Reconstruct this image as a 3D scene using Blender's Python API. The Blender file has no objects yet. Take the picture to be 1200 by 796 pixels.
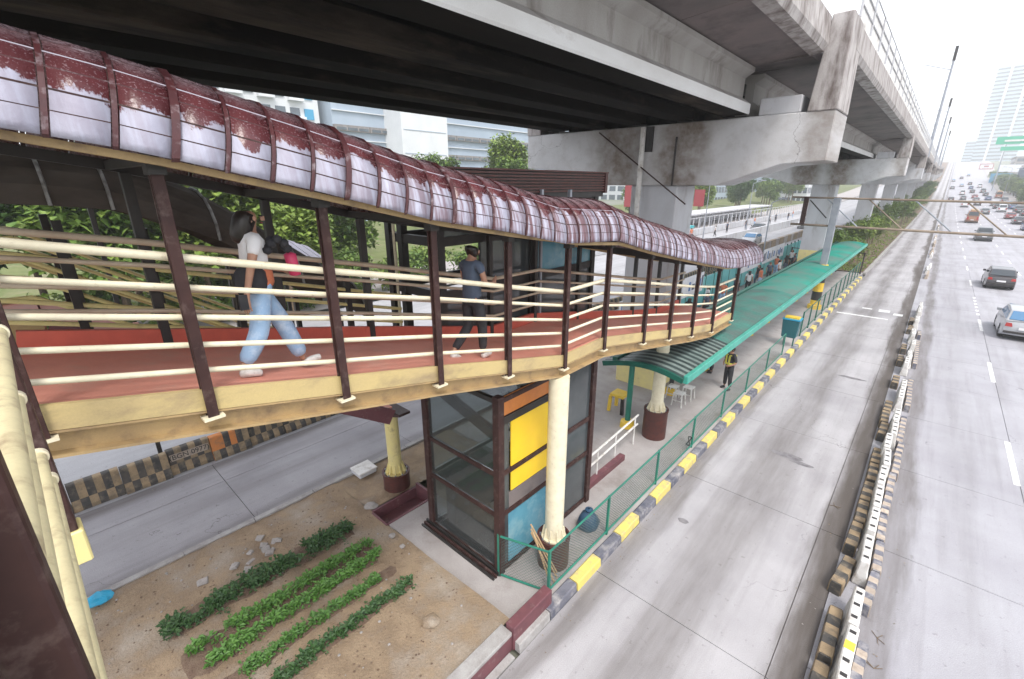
import bpy, bmesh, math, random
from mathutils import Vector, Matrix, Euler
RN = random.Random(11)
C = bpy.context.scene.collection
SC = bpy.context.scene
rad = math.radians
# ------------------------------------------------------------------ camera
cd = bpy.data.cameras.new('camera'); cam = bpy.data.objects.new('camera', cd); C.objects.link(cam)
cam.location = (0, 0, 7.5); cam.rotation_euler = (rad(90 - 18.84), 0, rad(42.2))
cd.sensor_width = 36; cd.lens = 16.0; cd.clip_start = 0.05; cd.clip_end = 6000
SC.camera = cam
# ------------------------------------------------------------------ world: bright overcast sky
SUN_EL, SUN_AZ = 58, 125      # azimuth clockwise from +Y
W = bpy.data.worlds.new("World"); SC.world = W; W.use_nodes = True
wn = W.node_tree; wn.nodes.clear()
wo = wn.nodes.new('ShaderNodeOutputWorld'); sky = wn.nodes.new('ShaderNodeTexSky')
sky.sky_type = 'NISHITA'; sky.sun_disc = False
sky.sun_elevation = rad(SUN_EL); sky.sun_rotation = rad(SUN_AZ)
sky.air_density = 1.0; sky.dust_density = 4.0
b1 = wn.nodes.new('ShaderNodeBackground'); b1.inputs[1].default_value = 0.05
wn.links.new(sky.outputs[0], b1.inputs[0])
b2 = wn.nodes.new('ShaderNodeBackground'); b2.inputs[1].default_value = 0.78   # the cloud deck
b2.inputs[0].default_value = (0.96, 0.97, 1.0, 1)
ad = wn.nodes.new('ShaderNodeAddShader')
wn.links.new(b1.outputs[0], ad.inputs[0]); wn.links.new(b2.outputs[0], ad.inputs[1])
wn.links.new(ad.outputs[0], wo.inputs[0])
sd = bpy.data.lights.new('sun', 'SUN'); sd.energy = 1.4; sd.angle = rad(14); sd.color = (1, .97, .92)
so = bpy.data.objects.new('sun', sd); C.objects.link(so)
az = rad(SUN_AZ); el = rad(SUN_EL)
sdir = Vector((math.sin(az) * math.cos(el), math.cos(az) * math.cos(el), math.sin(el)))
so.rotation_euler = sdir.to_track_quat('Z', 'Y').to_euler(); so.location = (20, -20, 60)
SC.view_settings.view_transform = 'Standard'; SC.view_settings.look = 'None'
SC.view_settings.exposure = 0.98; SC.view_settings.gamma = 1
SC.cycles.max_bounces = 7; SC.cycles.transparent_max_bounces = 16
SC.cycles.diffuse_bounces = 3; SC.cycles.volume_bounces = 2

# ------------------------------------------------------------------ materials
MATS = {}
def mat(name, c1, c2=None, scale=3.0, rough=.85, metal=0.0, bump=.0, bscale=30, stain=None, sscale=1.0, sth=.55, ssoft=.12,
        stretch=(1, 1, 1), grain=0.0, spec=None, alpha=None, coord='W', trans=0.0, emit=None):
    m = bpy.data.materials.new(name); m.use_nodes = True; t = m.node_tree; n = t.nodes; L = t.links
    b = n['Principled BSDF']; b.inputs['Roughness'].default_value = rough; b.inputs['Metallic'].default_value = metal
    if spec is not None: b.inputs['Specular IOR Level'].default_value = spec
    if coord == 'W':
        g = n.new('ShaderNodeNewGeometry'); src = g.outputs['Position']
    else:
        g = n.new('ShaderNodeTexCoord'); src = g.outputs['Object']
    mp = n.new('ShaderNodeMapping'); mp.inputs['Scale'].default_value = stretch; L.new(src, mp.inputs[0])
    def noise(s, d=4, r=.6, v=None):
        q = n.new('ShaderNodeTexNoise'); q.inputs['Scale'].default_value = s; q.inputs['Detail'].default_value = d
        q.inputs['Roughness'].default_value = r; L.new(v or mp.outputs[0], q.inputs['Vector']); return q.outputs['Fac']
    def ramp(f, a, bb):
        r = n.new('ShaderNodeMapRange'); r.inputs['From Min'].default_value = a; r.inputs['From Max'].default_value = bb
        L.new(f, r.inputs['Value']); return r.outputs['Result']
    def mix(f, a, bb, ty='MIX'):
        x = n.new('ShaderNodeMix'); x.data_type = 'RGBA'; x.blend_type = ty
        if isinstance(f, float): x.inputs[0].default_value = f
        else: L.new(f, x.inputs[0])
        for i, v in ((6, a), (7, bb)):
            if isinstance(v, tuple): x.inputs[i].default_value = (*v, 1)
            else: L.new(v, x.inputs[i])
        return x.outputs[2]
    col = c1
    if c2 is not None: col = mix(ramp(noise(scale), .35, .65), c1, c2)
    if stain is not None: col = mix(ramp(noise(sscale, 6, .65), sth - ssoft, sth + ssoft), col, stain)
    if grain:
        gx = ramp(noise(70, 2, .7, src), .3, .7)
        lo = mix(grain, (1, 1, 1), (.35, .35, .35)); cc = mix(gx, lo, (1, 1, 1))
        col = mix(1.0, col, cc, 'MULTIPLY')
    if isinstance(col, tuple): b.inputs['Base Color'].default_value = (*col, 1)
    else: L.new(col, b.inputs['Base Color'])
    if bump:
        bp = n.new('ShaderNodeBump'); bp.inputs['Strength'].default_value = min(1, bump); bp.inputs['Distance'].default_value = .03
        L.new(noise(bscale, 4, .6, src), bp.inputs['Height']); L.new(bp.outputs[0], b.inputs['Normal'])
    if alpha is not None: b.inputs['Alpha'].default_value = alpha
    if trans: b.inputs['Transmission Weight'].default_value = trans
    if emit: b.inputs['Emission Color'].default_value = (*emit[0], 1); b.inputs['Emission Strength'].default_value = emit[1]
    m['_x'] = 1; MATS[name] = m
    return m

def strip_road(name, c1, c2, strips, spots=1.0, dirt=(.10, .085, .075)):
    """concrete road: large blotches, streaks along the traffic, worn dark bands at given x positions"""
    m = bpy.data.materials.new(name); m.use_nodes = True; t = m.node_tree; n = t.nodes; L = t.links
    b = n['Principled BSDF']; b.inputs['Roughness'].default_value = .8; b.inputs['Specular IOR Level'].default_value = .3
    g = n.new('ShaderNodeNewGeometry'); sp = n.new('ShaderNodeSeparateXYZ'); L.new(g.outputs['Position'], sp.inputs[0])
    def noise(s, st=(1, 1, 1), d=5):
        mp = n.new('ShaderNodeMapping'); mp.inputs['Scale'].default_value = st; L.new(g.outputs['Position'], mp.inputs[0])
        q = n.new('ShaderNodeTexNoise'); q.inputs['Scale'].default_value = s; q.inputs['Detail'].default_value = d
        q.inputs['Roughness'].default_value = .62; L.new(mp.outputs[0], q.inputs['Vector']); return q.outputs['Fac']
    def rng(f, a, bb, c=0., d=1.):
        r = n.new('ShaderNodeMapRange'); r.inputs['From Min'].default_value = a; r.inputs['From Max'].default_value = bb
        r.inputs['To Min'].default_value = c; r.inputs['To Max'].default_value = d; L.new(f, r.inputs['Value']); return r.outputs['Result']
    def math_(op, a, bb=None):
        r = n.new('ShaderNodeMath'); r.operation = op
        for i, v in ((0, a), (1, bb)):
            if v is None: continue
            if isinstance(v, (int, float)): r.inputs[i].default_value = v
            else: L.new(v, r.inputs[i])
        return r.outputs[0]
    def mix(f, a, bb, ty='MIX'):
        x = n.new('ShaderNodeMix'); x.data_type = 'RGBA'; x.blend_type = ty
        if isinstance(f, float): x.inputs[0].default_value = f
        else: L.new(f, x.inputs[0])
        for i, v in ((6, a), (7, bb)):
            if isinstance(v, tuple): x.inputs[i].default_value = (*v, 1)
            else: L.new(v, x.inputs[i])
        return x.outputs[2]
    col = mix(rng(noise(.35), .35, .65), c1, c2)
    wob = rng(noise(.8, (1, .15, 1)), .3, .7, -.25, .25)
    x = math_('ADD', sp.outputs['X'], wob)
    for (cx, w, amt) in strips:
        d = math_('ABSOLUTE', math_('SUBTRACT', x, cx))
        f = rng(d, w, w * .35, 0, amt)
        f = math_('MULTIPLY', f, rng(noise(3, (1, .1, 1)), .25, .7, .35, 1.0))
        col = mix(f, col, dirt)
    col = mix(rng(noise(2.6, (1, .05, 1)), .48, .74, 0, .27), col, dirt)       # long streaks
    col = mix(rng(noise(7.5, d=3), .64, .70, 0, .30 * spots), col, dirt)                    # small spots
    col = mix(rng(noise(70, d=3), .3, .7, .0, .34), col, (.12, .11, .11))       # grain
    vo = n.new('ShaderNodeTexVoronoi'); vo.feature = 'DISTANCE_TO_EDGE'; vo.inputs['Scale'].default_value = .23
    mpv = n.new('ShaderNodeMapping'); mpv.inputs['Scale'].default_value = (1, .8, 1)
    vx = n.new('ShaderNodeVectorMath'); vx.operation = 'ADD'
    nz = n.new('ShaderNodeTexNoise'); nz.inputs['Scale'].default_value = 1.3; nz.inputs['Detail'].default_value = 6
    L.new(g.outputs['Position'], nz.inputs['Vector'])
    sc = n.new('ShaderNodeVectorMath'); sc.operation = 'SCALE'; sc.inputs['Scale'].default_value = 1.6; L.new(nz.outputs['Color'], sc.inputs[0])
    L.new(g.outputs['Position'], vx.inputs[0]); L.new(sc.outputs[0], vx.inputs[1]); L.new(vx.outputs[0], mpv.inputs[0]); L.new(mpv.outputs[0], vo.inputs['Vector'])
    ck = math_('MULTIPLY', rng(vo.outputs['Distance'], .0025, .0, 0, .7), rng(noise(.22), .5, .56))
    col = mix(ck, col, (.06, .05, .05))
    L.new(col, b.inputs['Base Color'])
    bp = n.new('ShaderNodeBump'); bp.inputs['Strength'].default_value = .35; bp.inputs['Distance'].default_value = .02
    L.new(noise(45, d=4), bp.inputs['Height']); L.new(bp.outputs[0], b.inputs['Normal'])
    return m

M = {}
M['ground'] = mat('far_ground', (.22, .21, .19), (.14, .17, .10), .05)
M['road_bus'] = strip_road('busway_concrete', (.50, .49, .51), (.38, .37, .39), [(-2.0, .75, .62), (-.05, .60, 1.0), (-.08, .50, 1.0), (-.1, .45, .8), (-3.5, .35, .7)])
M['road_main'] = strip_road('main_road_concrete', (.44, .44, .475), (.355, .35, .385), [(.8, .35, .8), (4.75, .5, .18), (8.0, .5, .18), (1.95, .5, .14)])
M['road_left'] = strip_road('left_road_concrete', (.42, .41, .43), (.31, .30, .32), [(-13.7, .5, .7), (-10.5, .35, .45), (-12, .4, .2)])
M['road_far'] = strip_road('opposite_road_concrete', (.46, .46, .48), (.38, .38, .40), [(-18, .6, .2), (-21.5, .6, .2)])
M['joint'] = mat('joint_filler', (.16, .14, .13), (.10, .08, .07), 3)
M['white_line'] = mat('road_paint_white', (.78, .78, .78), (.6, .6, .6), 5, stain=(.4, .4, .42), sscale=6, sth=.62)
M['pave'] = mat('platform_concrete', (.44, .41, .40), (.36, .33, .32), 1.1, stain=(.25, .21, .19), sscale=.9, sth=.66, grain=.35, bump=.2)
M['kerb_y'] = mat('kerb_yellow_paint', (.74, .60, .14), (.62, .50, .16), 2, stain=(.36, .32, .25), sscale=5, sth=.60, rough=.7)
M['kerb_k'] = mat('kerb_faded_black_paint', (.075, .08, .11), (.16, .16, .19), 2.5, stain=(.38, .36, .35), sscale=4, sth=.58, rough=.7)
M['kerb_w'] = mat('kerb_bare_concrete', (.42, .41, .40), (.3, .28, .27), 4, grain=.3)
M['soil'] = mat('bare_soil', (.37, .275, .18), (.24, .17, .11), 2.2, stain=(.44, .38, .31), sscale=1.1, sth=.60, grain=.5, bump=.9, bscale=22, rough=1)
M['bed'] = mat('planting_bed_soil', (.16, .10, .07), (.24, .17, .12), 6, grain=.5, bump=1, bscale=40, rough=1)
M['conc'] = mat('weathered_concrete', (.40, .385, .375), (.31, .29, .275), .8, stain=(.13, .105, .09), sscale=1.3, sth=.66, stretch=(1, 1, .35), grain=.25, bump=.25)
M['conc_pale'] = mat('pale_painted_concrete', (.56, .57, .60), (.47, .47, .49), 1.0, stain=(.22, .18, .15), sscale=1.1, sth=.67, stretch=(1, 1, .4), grain=.2, bump=.15)
M['conc_brown'] = mat('stained_concrete', (.32, .26, .21), (.19, .15, .12), 1.5, stain=(.44, .43, .42), sscale=.8, sth=.56, stretch=(1, 1, .4), grain=.3, bump=.2)
M['conc_soffit'] = mat('shade_dark_concrete', (.009, .008, .008), (.018, .016, .014), .9, stain=(.11, .085, .065), sscale=.8, sth=.64, stretch=(1, .25, 1), grain=.3, spec=.05)  # near-black base has underside shade put into the colour, brown stains over it
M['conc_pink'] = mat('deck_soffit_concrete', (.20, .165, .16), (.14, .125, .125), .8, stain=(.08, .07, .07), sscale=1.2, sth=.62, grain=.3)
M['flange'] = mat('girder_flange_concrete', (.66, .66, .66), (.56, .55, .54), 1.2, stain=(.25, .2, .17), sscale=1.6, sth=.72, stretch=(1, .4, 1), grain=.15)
M['parapet'] = mat('parapet_concrete', (.50, .47, .46), (.38, .35, .34), 1.2, stain=(.15, .12, .11), sscale=3.2, sth=.55, stretch=(1, 1, .3), grain=.35)
M['brown'] = mat('dark_brown_steel_paint', (.034, .015, .014), (.055, .025, .022), 5, rough=.55, spec=.3, stain=(.13, .09, .08), sscale=9, sth=.66)
M['black'] = mat('blackened_steel', (.018, .016, .016), (.03, .026, .025), 5, rough=.5)
M['cream'] = mat('cream_rail_paint', (.78, .72, .54), (.70, .63, .46), 7, rough=.42, stain=(.40, .32, .22), sscale=14, sth=.72)
M['cream_o'] = mat('worn_cream_pipe_paint', (.66, .59, .36), (.58, .51, .31), 5, rough=.5, stain=(.34, .26, .16), sscale=10, sth=.64, grain=.12)
M['cream_y'] = mat('pale_yellow_paint', (.74, .64, .27), (.68, .58, .28), 4, rough=.5, stain=(.35, .28, .16), sscale=5, sth=.70)
M['tan'] = mat('tan_beam_paint', (.46, .32, .15), (.38, .26, .13), 3, rough=.6, stain=(.22, .15, .09), sscale=4, sth=.62, grain=.15)
M['fascia'] = mat('yellow_fascia_paint', (.58, .45, .20), (.50, .38, .19), 2, rough=.6, stain=(.30, .22, .13), sscale=3, sth=.62, stretch=(1, .4, 1), grain=.15)
M['red_floor'] = mat('red_floor_paint', (.78, .33, .245), (.70, .285, .215), 2.5, rough=.6, stain=(.66, .36, .28), sscale=2, sth=.64, grain=.12)
M['red_kerb'] = mat('red_upstand_paint', (.58, .11, .07), (.48, .09, .06), 4, rough=.55)
M['maroon'] = mat('maroon_wall_paint', (.16, .055, .065), (.12, .045, .055), 4, rough=.6, stain=(.3, .22, .2), sscale=6, sth=.7)
M['drum'] = mat('rust_brown_drum_paint', (.095, .028, .022), (.06, .022, .02), 6, rough=.5)
M['glass'] = mat('dark_tinted_glass', (.58, .64, .64), None, rough=.03, trans=.95, spec=.5)
M['glass_b'] = mat('bluish_glass', (.09, .27, .37), (.14, .36, .46), 1.2, rough=.15, spec=.5, stain=(.26, .44, .50), sscale=2.5, sth=.62)
M['mirror'] = mat('tower_glass', (.045, .055, .06), (.08, .09, .095), .8, rough=.12, spec=.8)
M['yellow_panel'] = mat('bright_yellow_panel', (.88, .60, .03), (.84, .55, .03), 2, rough=.4)
M['orange_panel'] = mat('orange_panel', (.62, .22, .05), (.50, .17, .04), 3, rough=.45)
M['green'] = mat('green_fence_paint', (.015, .20, .135), (.02, .15, .11), 4, rough=.4)
M['green_dk'] = mat('dark_green_steel_paint', (.012, .12, .085), (.015, .09, .07), 4, rough=.4)
M['canopy'] = mat('green_ribbed_sheet', (.016, .29, .22), (.013, .21, .16), .5, rough=.85, spec=.15, stain=(.12, .19, .17), sscale=.35, sth=.52)
M['canopy_mid'] = mat('mottled_green_sheet', (.075, .22, .185), (.04, .15, .125), .6, rough=.85, spec=.15, stain=(.10, .14, .13), sscale=.9, sth=.52)
M['canopy_edge'] = mat('pale_green_gutter', (.07, .38, .30), (.05, .31, .25), 2, rough=.4)
M['canopy_grey'] = mat('aged_grey_green_sheet', (.22, .27, .25), (.13, .18, .17), 1.0, rough=.4)
M['canopy_dark'] = mat('dark_stripe_sheet', (.03, .045, .045), (.05, .07, .07), 2, rough=.4)
M['black_paint'] = mat('black_paint', (.02, .02, .02), (.04, .035, .03), 4, rough=.5)
M['yellow_paint'] = mat('yellow_paint', (.80, .55, .05), (.72, .48, .06), 5, rough=.5, stain=(.3, .22, .1), sscale=7, sth=.68)
M['khaki'] = mat('faded_khaki_paint', (.38, .28, .17), (.27, .20, .12), 4, rough=.8, stain=(.16, .13, .10), sscale=5, sth=.58, grain=.3)
M['sooty'] = mat('sooty_black_paint', (.045, .045, .045), (.09, .08, .07), 5, rough=.8, stain=(.22, .18, .13), sscale=6, sth=.64)
M['orange'] = mat('faded_orange_paint', (.62, .22, .06), (.5, .2, .07), 4, rough=.8, stain=(.25, .16, .1), sscale=6, sth=.64)
M['white_plastic'] = mat('white_plastic', (.74, .73, .71), (.58, .56, .53), 3, rough=.5, stain=(.35, .31, .27), sscale=5, sth=.62)
M['cream_stripe'] = mat('dirty_cream_stripe', (.46, .39, .32), (.34, .28, .23), 4, rough=.8, stain=(.2, .16, .13), sscale=6, sth=.64)
M['steel'] = mat('galvanised_steel', (.34, .36, .40), (.26, .28, .32), 2, rough=.5, metal=.3)
M['rusty_pipe'] = mat('cream_rusty_pipe', (.58, .50, .38), (.42, .32, .23), 2, rough=.6)
M['pipe_dk'] = mat('dull_brown_pipe', (.30, .24, .18), (.16, .12, .09), .8, rough=.7)
M['trunk'] = mat('bark', (.13, .09, .06), (.20, .15, .10), 6, rough=.95, bump=.5)
M['leaf'] = mat('tree_leaf', (.055, .12, .018), (.12, .20, .025), .9, rough=.6, stain=(.20, .27, .04), sscale=2.2, sth=.60)
M['leaf_dk'] = mat('dark_tree_leaf', (.03, .08, .018), (.055, .12, .022), .9, rough=.6, stain=(.11, .17, .03), sscale=2.2, sth=.62)
M['leaf_yel'] = mat('yellow_green_leaf', (.15, .22, .025), (.09, .16, .02), .9, rough=.6, stain=(.25, .30, .05), sscale=2.0, sth=.60)
M['veg_dk'] = mat('dark_vegetable_leaf', (.025, .075, .018), (.045, .11, .025), 8, rough=.55)
M['veg_br'] = mat('bright_vegetable_leaf', (.06, .165, .022), (.10, .23, .035), 8, rough=.55)
M['veg_md'] = mat('mid_vegetable_leaf', (.05, .14, .02), (.08, .19, .03), 8, rough=.55)
M['grass'] = mat('grass', (.10, .13, .045), (.15, .17, .07), .5, rough=.95, spec=.1, stain=(.22, .20, .13), sscale=.6, sth=.6)
M['skin'] = mat('skin', (.42, .23, .155), (.38, .20, .135), 8, rough=.55)
M['hair'] = mat('black_hair', (.012, .009, .008), (.022, .016, .013), 30, rough=.4, stretch=(1, 1, .1))
M['denim'] = mat('light_blue_denim', (.33, .48, .68), (.26, .40, .60), 6, rough=.85, stain=(.52, .62, .76), sscale=9, sth=.6)
M['white_cloth'] = mat('white_cloth', (.74, .73, .73), (.66, .65, .66), 9, rough=.9)
M['rust_cloth'] = mat('orange_print_cloth', (.62, .20, .10), (.50, .15, .08), 20, rough=.9)
M['black_cloth'] = mat('black_cloth', (.02, .02, .025), (.035, .035, .04), 9, rough=.85)
M['navy_cloth'] = mat('slate_blue_cloth', (.085, .11, .16), (.065, .085, .125), 7, rough=.9)
M['pink'] = mat('pink_plastic', (.72, .06, .16), (.66, .05, .14), 6, rough=.4)
M['hivis'] = mat('hi_vis_yellow', (.72, .68, .12), None, rough=.6)
M['wood'] = mat('raw_wood', (.52, .36, .20), (.42, .28, .15), 6, rough=.7)
M['blue_bag'] = mat('blue_plastic', (.02, .30, .50), (.03, .36, .58), 8, rough=.4)
M['navy_bag'] = mat('dark_blue_plastic', (.02, .06, .12), (.05, .10, .16), 12, rough=.35)
M['rubble'] = mat('broken_concrete', (.42, .39, .37), (.3, .28, .26), 6, rough=.95, grain=.4)
M['teal'] = mat('teal_sheet', (.16, .46, .46), (.10, .38, .40), 1, rough=.6)
M['banner'] = mat('white_banner', (.74, .74, .76), (.62, .64, .70), 1.2, rough=.7)
M['blue_print'] = mat('blue_print', (.10, .20, .42), None, rough=.7)
M['grey_bldg'] = mat('grey_cladding', (.30, .37, .45), (.36, .43, .51), .12, rough=.6)
M['white_bldg'] = mat('white_render', (.66, .68, .70), (.58, .60, .62), .2, rough=.7)
M['band'] = mat('brown_grey_louvre', (.17, .16, .16), (.25, .23, .22), 1.5, rough=.6)
M['window'] = mat('window_glass', (.06, .08, .10), (.10, .13, .16), .6, rough=.15, spec=.7)
M['win_blue'] = mat('blue_window_film', (.05, .30, .50), None, rough=.3)
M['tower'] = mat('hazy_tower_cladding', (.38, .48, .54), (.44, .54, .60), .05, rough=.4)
M['bb_green'] = mat('green_sign_face', (.01, .35, .20), None, rough=.5)
M['bb_blue'] = mat('blue_sign_face', (.03, .20, .36), (.05, .26, .42), .4, rough=.5)
M['bb_red'] = mat('red_sign_frame', (.30, .05, .06), None, rough=.5)
M['tyre'] = mat('tyre_rubber', (.018, .018, .018), None, rough=.85)
M['rim'] = mat('alloy_rim', (.5, .5, .52), None, rough=.3, metal=.8)
M['car_glass'] = mat('car_glass', (.02, .03, .04), None, rough=.05, spec=.8)
M['car_glass_b'] = mat('blue_rear_glass', (.05, .16, .30), None, rough=.06, spec=.8)
M['tail'] = mat('tail_light_red', (.35, .02, .02), None, rough=.2)
M['head'] = mat('head_light_clear', (.6, .6, .6), None, rough=.1)
M['plate'] = mat('white_plate', (.7, .7, .7), None, rough=.5)
for nm, c in dict(black=(.03, .025, .03), white=(.66, .67, .68), silver=(.34, .35, .37), grey=(.11, .12, .13), red=(.20, .025, .025), orange=(.30, .12, .05),
                  blue=(.04, .09, .20), dark=(.05, .06, .07)).items():
    m = mat('car_paint_' + nm, c, None, rough=.28, spec=.6)
    m.node_tree.nodes['Principled BSDF'].inputs['Coat Weight'].default_value = .6
    M['car_' + nm] = m

def roof_mat():
    """maroon translucent sheet whose skin has peeled and faded to white along the lower edge (UV: u metres along, v 0..1 round the arch)"""
    m = bpy.data.materials.new('peeling_maroon_sheet'); m.use_nodes = True; t = m.node_tree; n = t.nodes; L = t.links
    b = n['Principled BSDF']; b.inputs['Roughness'].default_value = .42; b.inputs['Specular IOR Level'].default_value = .5
    uv = n.new('ShaderNodeUVMap'); sp = n.new('ShaderNodeSeparateXYZ'); L.new(uv.outputs[0], sp.inputs[0])
    g = n.new('ShaderNodeNewGeometry')
    def noise(s, st=(1, 1, 1), d=5, vec=None, r=.6):
        mp = n.new('ShaderNodeMapping'); mp.inputs['Scale'].default_value = st; L.new(vec or g.outputs['Position'], mp.inputs[0])
        q = n.new('ShaderNodeTexNoise'); q.inputs['Scale'].default_value = s; q.inputs['Detail'].default_value = d
        q.inputs['Roughness'].default_value = r; L.new(mp.outputs[0], q.inputs['Vector']); return q.outputs['Fac']
    def rng(f, a, bb, c=0., d=1.):
        r = n.new('ShaderNodeMapRange'); r.inputs['From Min'].default_value = a; r.inputs['From Max'].default_value = bb
        r.inputs['To Min'].default_value = c; r.inputs['To Max'].default_value = d; L.new(f, r.inputs['Value']); return r.outputs['Result']
    def mth(op, a, bb):
        r = n.new('ShaderNodeMath'); r.operation = op
        for i, v in ((0, a), (1, bb)):
            if isinstance(v, (int, float)): r.inputs[i].default_value = v
            else: L.new(v, r.inputs[i])
        return r.outputs[0]
    def mix(f, a, bb):
        x = n.new('ShaderNodeMix'); x.data_type = 'RGBA'
        L.new(f, x.inputs[0]) if not isinstance(f, float) else setattr(x.inputs[0], 'default_value', f)
        for i, v in ((6, a), (7, bb)):
            if isinstance(v, tuple): x.inputs[i].default_value = (*v, 1)
            else: L.new(v, x.inputs[i])
        return x.outputs[2]
    col = mix(rng(noise(2.5), .3, .7), (.115, .028, .032), (.070, .022, .026))
    col = mix(rng(noise(60, (1, 1, 1), 2), .58, .70, 0, .5), col, (.36, .27, .30))                 # dust specks
    # speckled sky glare near the crown, put into the colour
    top = mth('MULTIPLY', rng(sp.outputs['Y'], .25, .38), rng(noise(26, (1, 1, 1), 4, None, .8), .42, .60, .25, .85))
    col = mix(top, col, (.40, .33, .36))
    # faded boundary: at v < edge the sheet is chalk white
    edge = mth('ADD', rng(sp.outputs['X'], 2.0, 8.0, .125, .24), rng(noise(2.6, (1, 1, .5), 6, None, .7), .3, .7, -.055, .075))
    msk = mth('SUBTRACT', edge, sp.outputs['Y'])
    streak = rng(noise(16, (.1, 1, .10), 4), .42, .60, .05, 1.)
    white = mix(rng(noise(3), .3, .7), (.46, .465, .57), (.33, .32, .40))
    farfade = rng(sp.outputs['X'], 2.2, 4.0)
    streak2 = mix(farfade, (1, 1, 1), (0, 0, 0))
    col_w = mix(mth('MULTIPLY', rng(sp.outputs['X'], 1.6, 4.0, .22, 1.), mth('SUBTRACT', 1.0, streak)), white, (.13, .06, .07))
    col = mix(rng(msk, -.004, .006), col, col_w)
    L.new(col, b.inputs['Base Color'])
    L.new(rng(msk, -.004, .006, .27, .6), b.inputs['Roughness'])
    bp = n.new('ShaderNodeBump'); bp.inputs['Strength'].default_value = .25; bp.inputs['Distance'].default_value = .02
    L.new(noise(20), bp.inputs['Height']); L.new(bp.outputs[0], b.inputs['Normal'])
    return m
M['roof'] = roof_mat()
M['roof_rib'] = mat('maroon_rib', (.075, .018, .020), (.055, .015, .018), 6, rough=.4, stain=(.33, .28, .30), sscale=10, sth=.66)
M['roof_dk'] = mat('dark_roof_sheet', (.06, .048, .042), (.12, .10, .085), 2, rough=.95, spec=.1, stain=(.11, .095, .085), sscale=1.8, sth=.60, stretch=(1, .5, 1))  # dark brown sheet with slightly paler mottling
M['roof_grey'] = mat('grey_rib', (.42, .41, .40), (.15, .14, .13), 5, rough=.6)
M['lilac'] = mat('pale_corrugated_sheet', (.50, .47, .54), (.42, .40, .46), 2, rough=.5)

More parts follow.
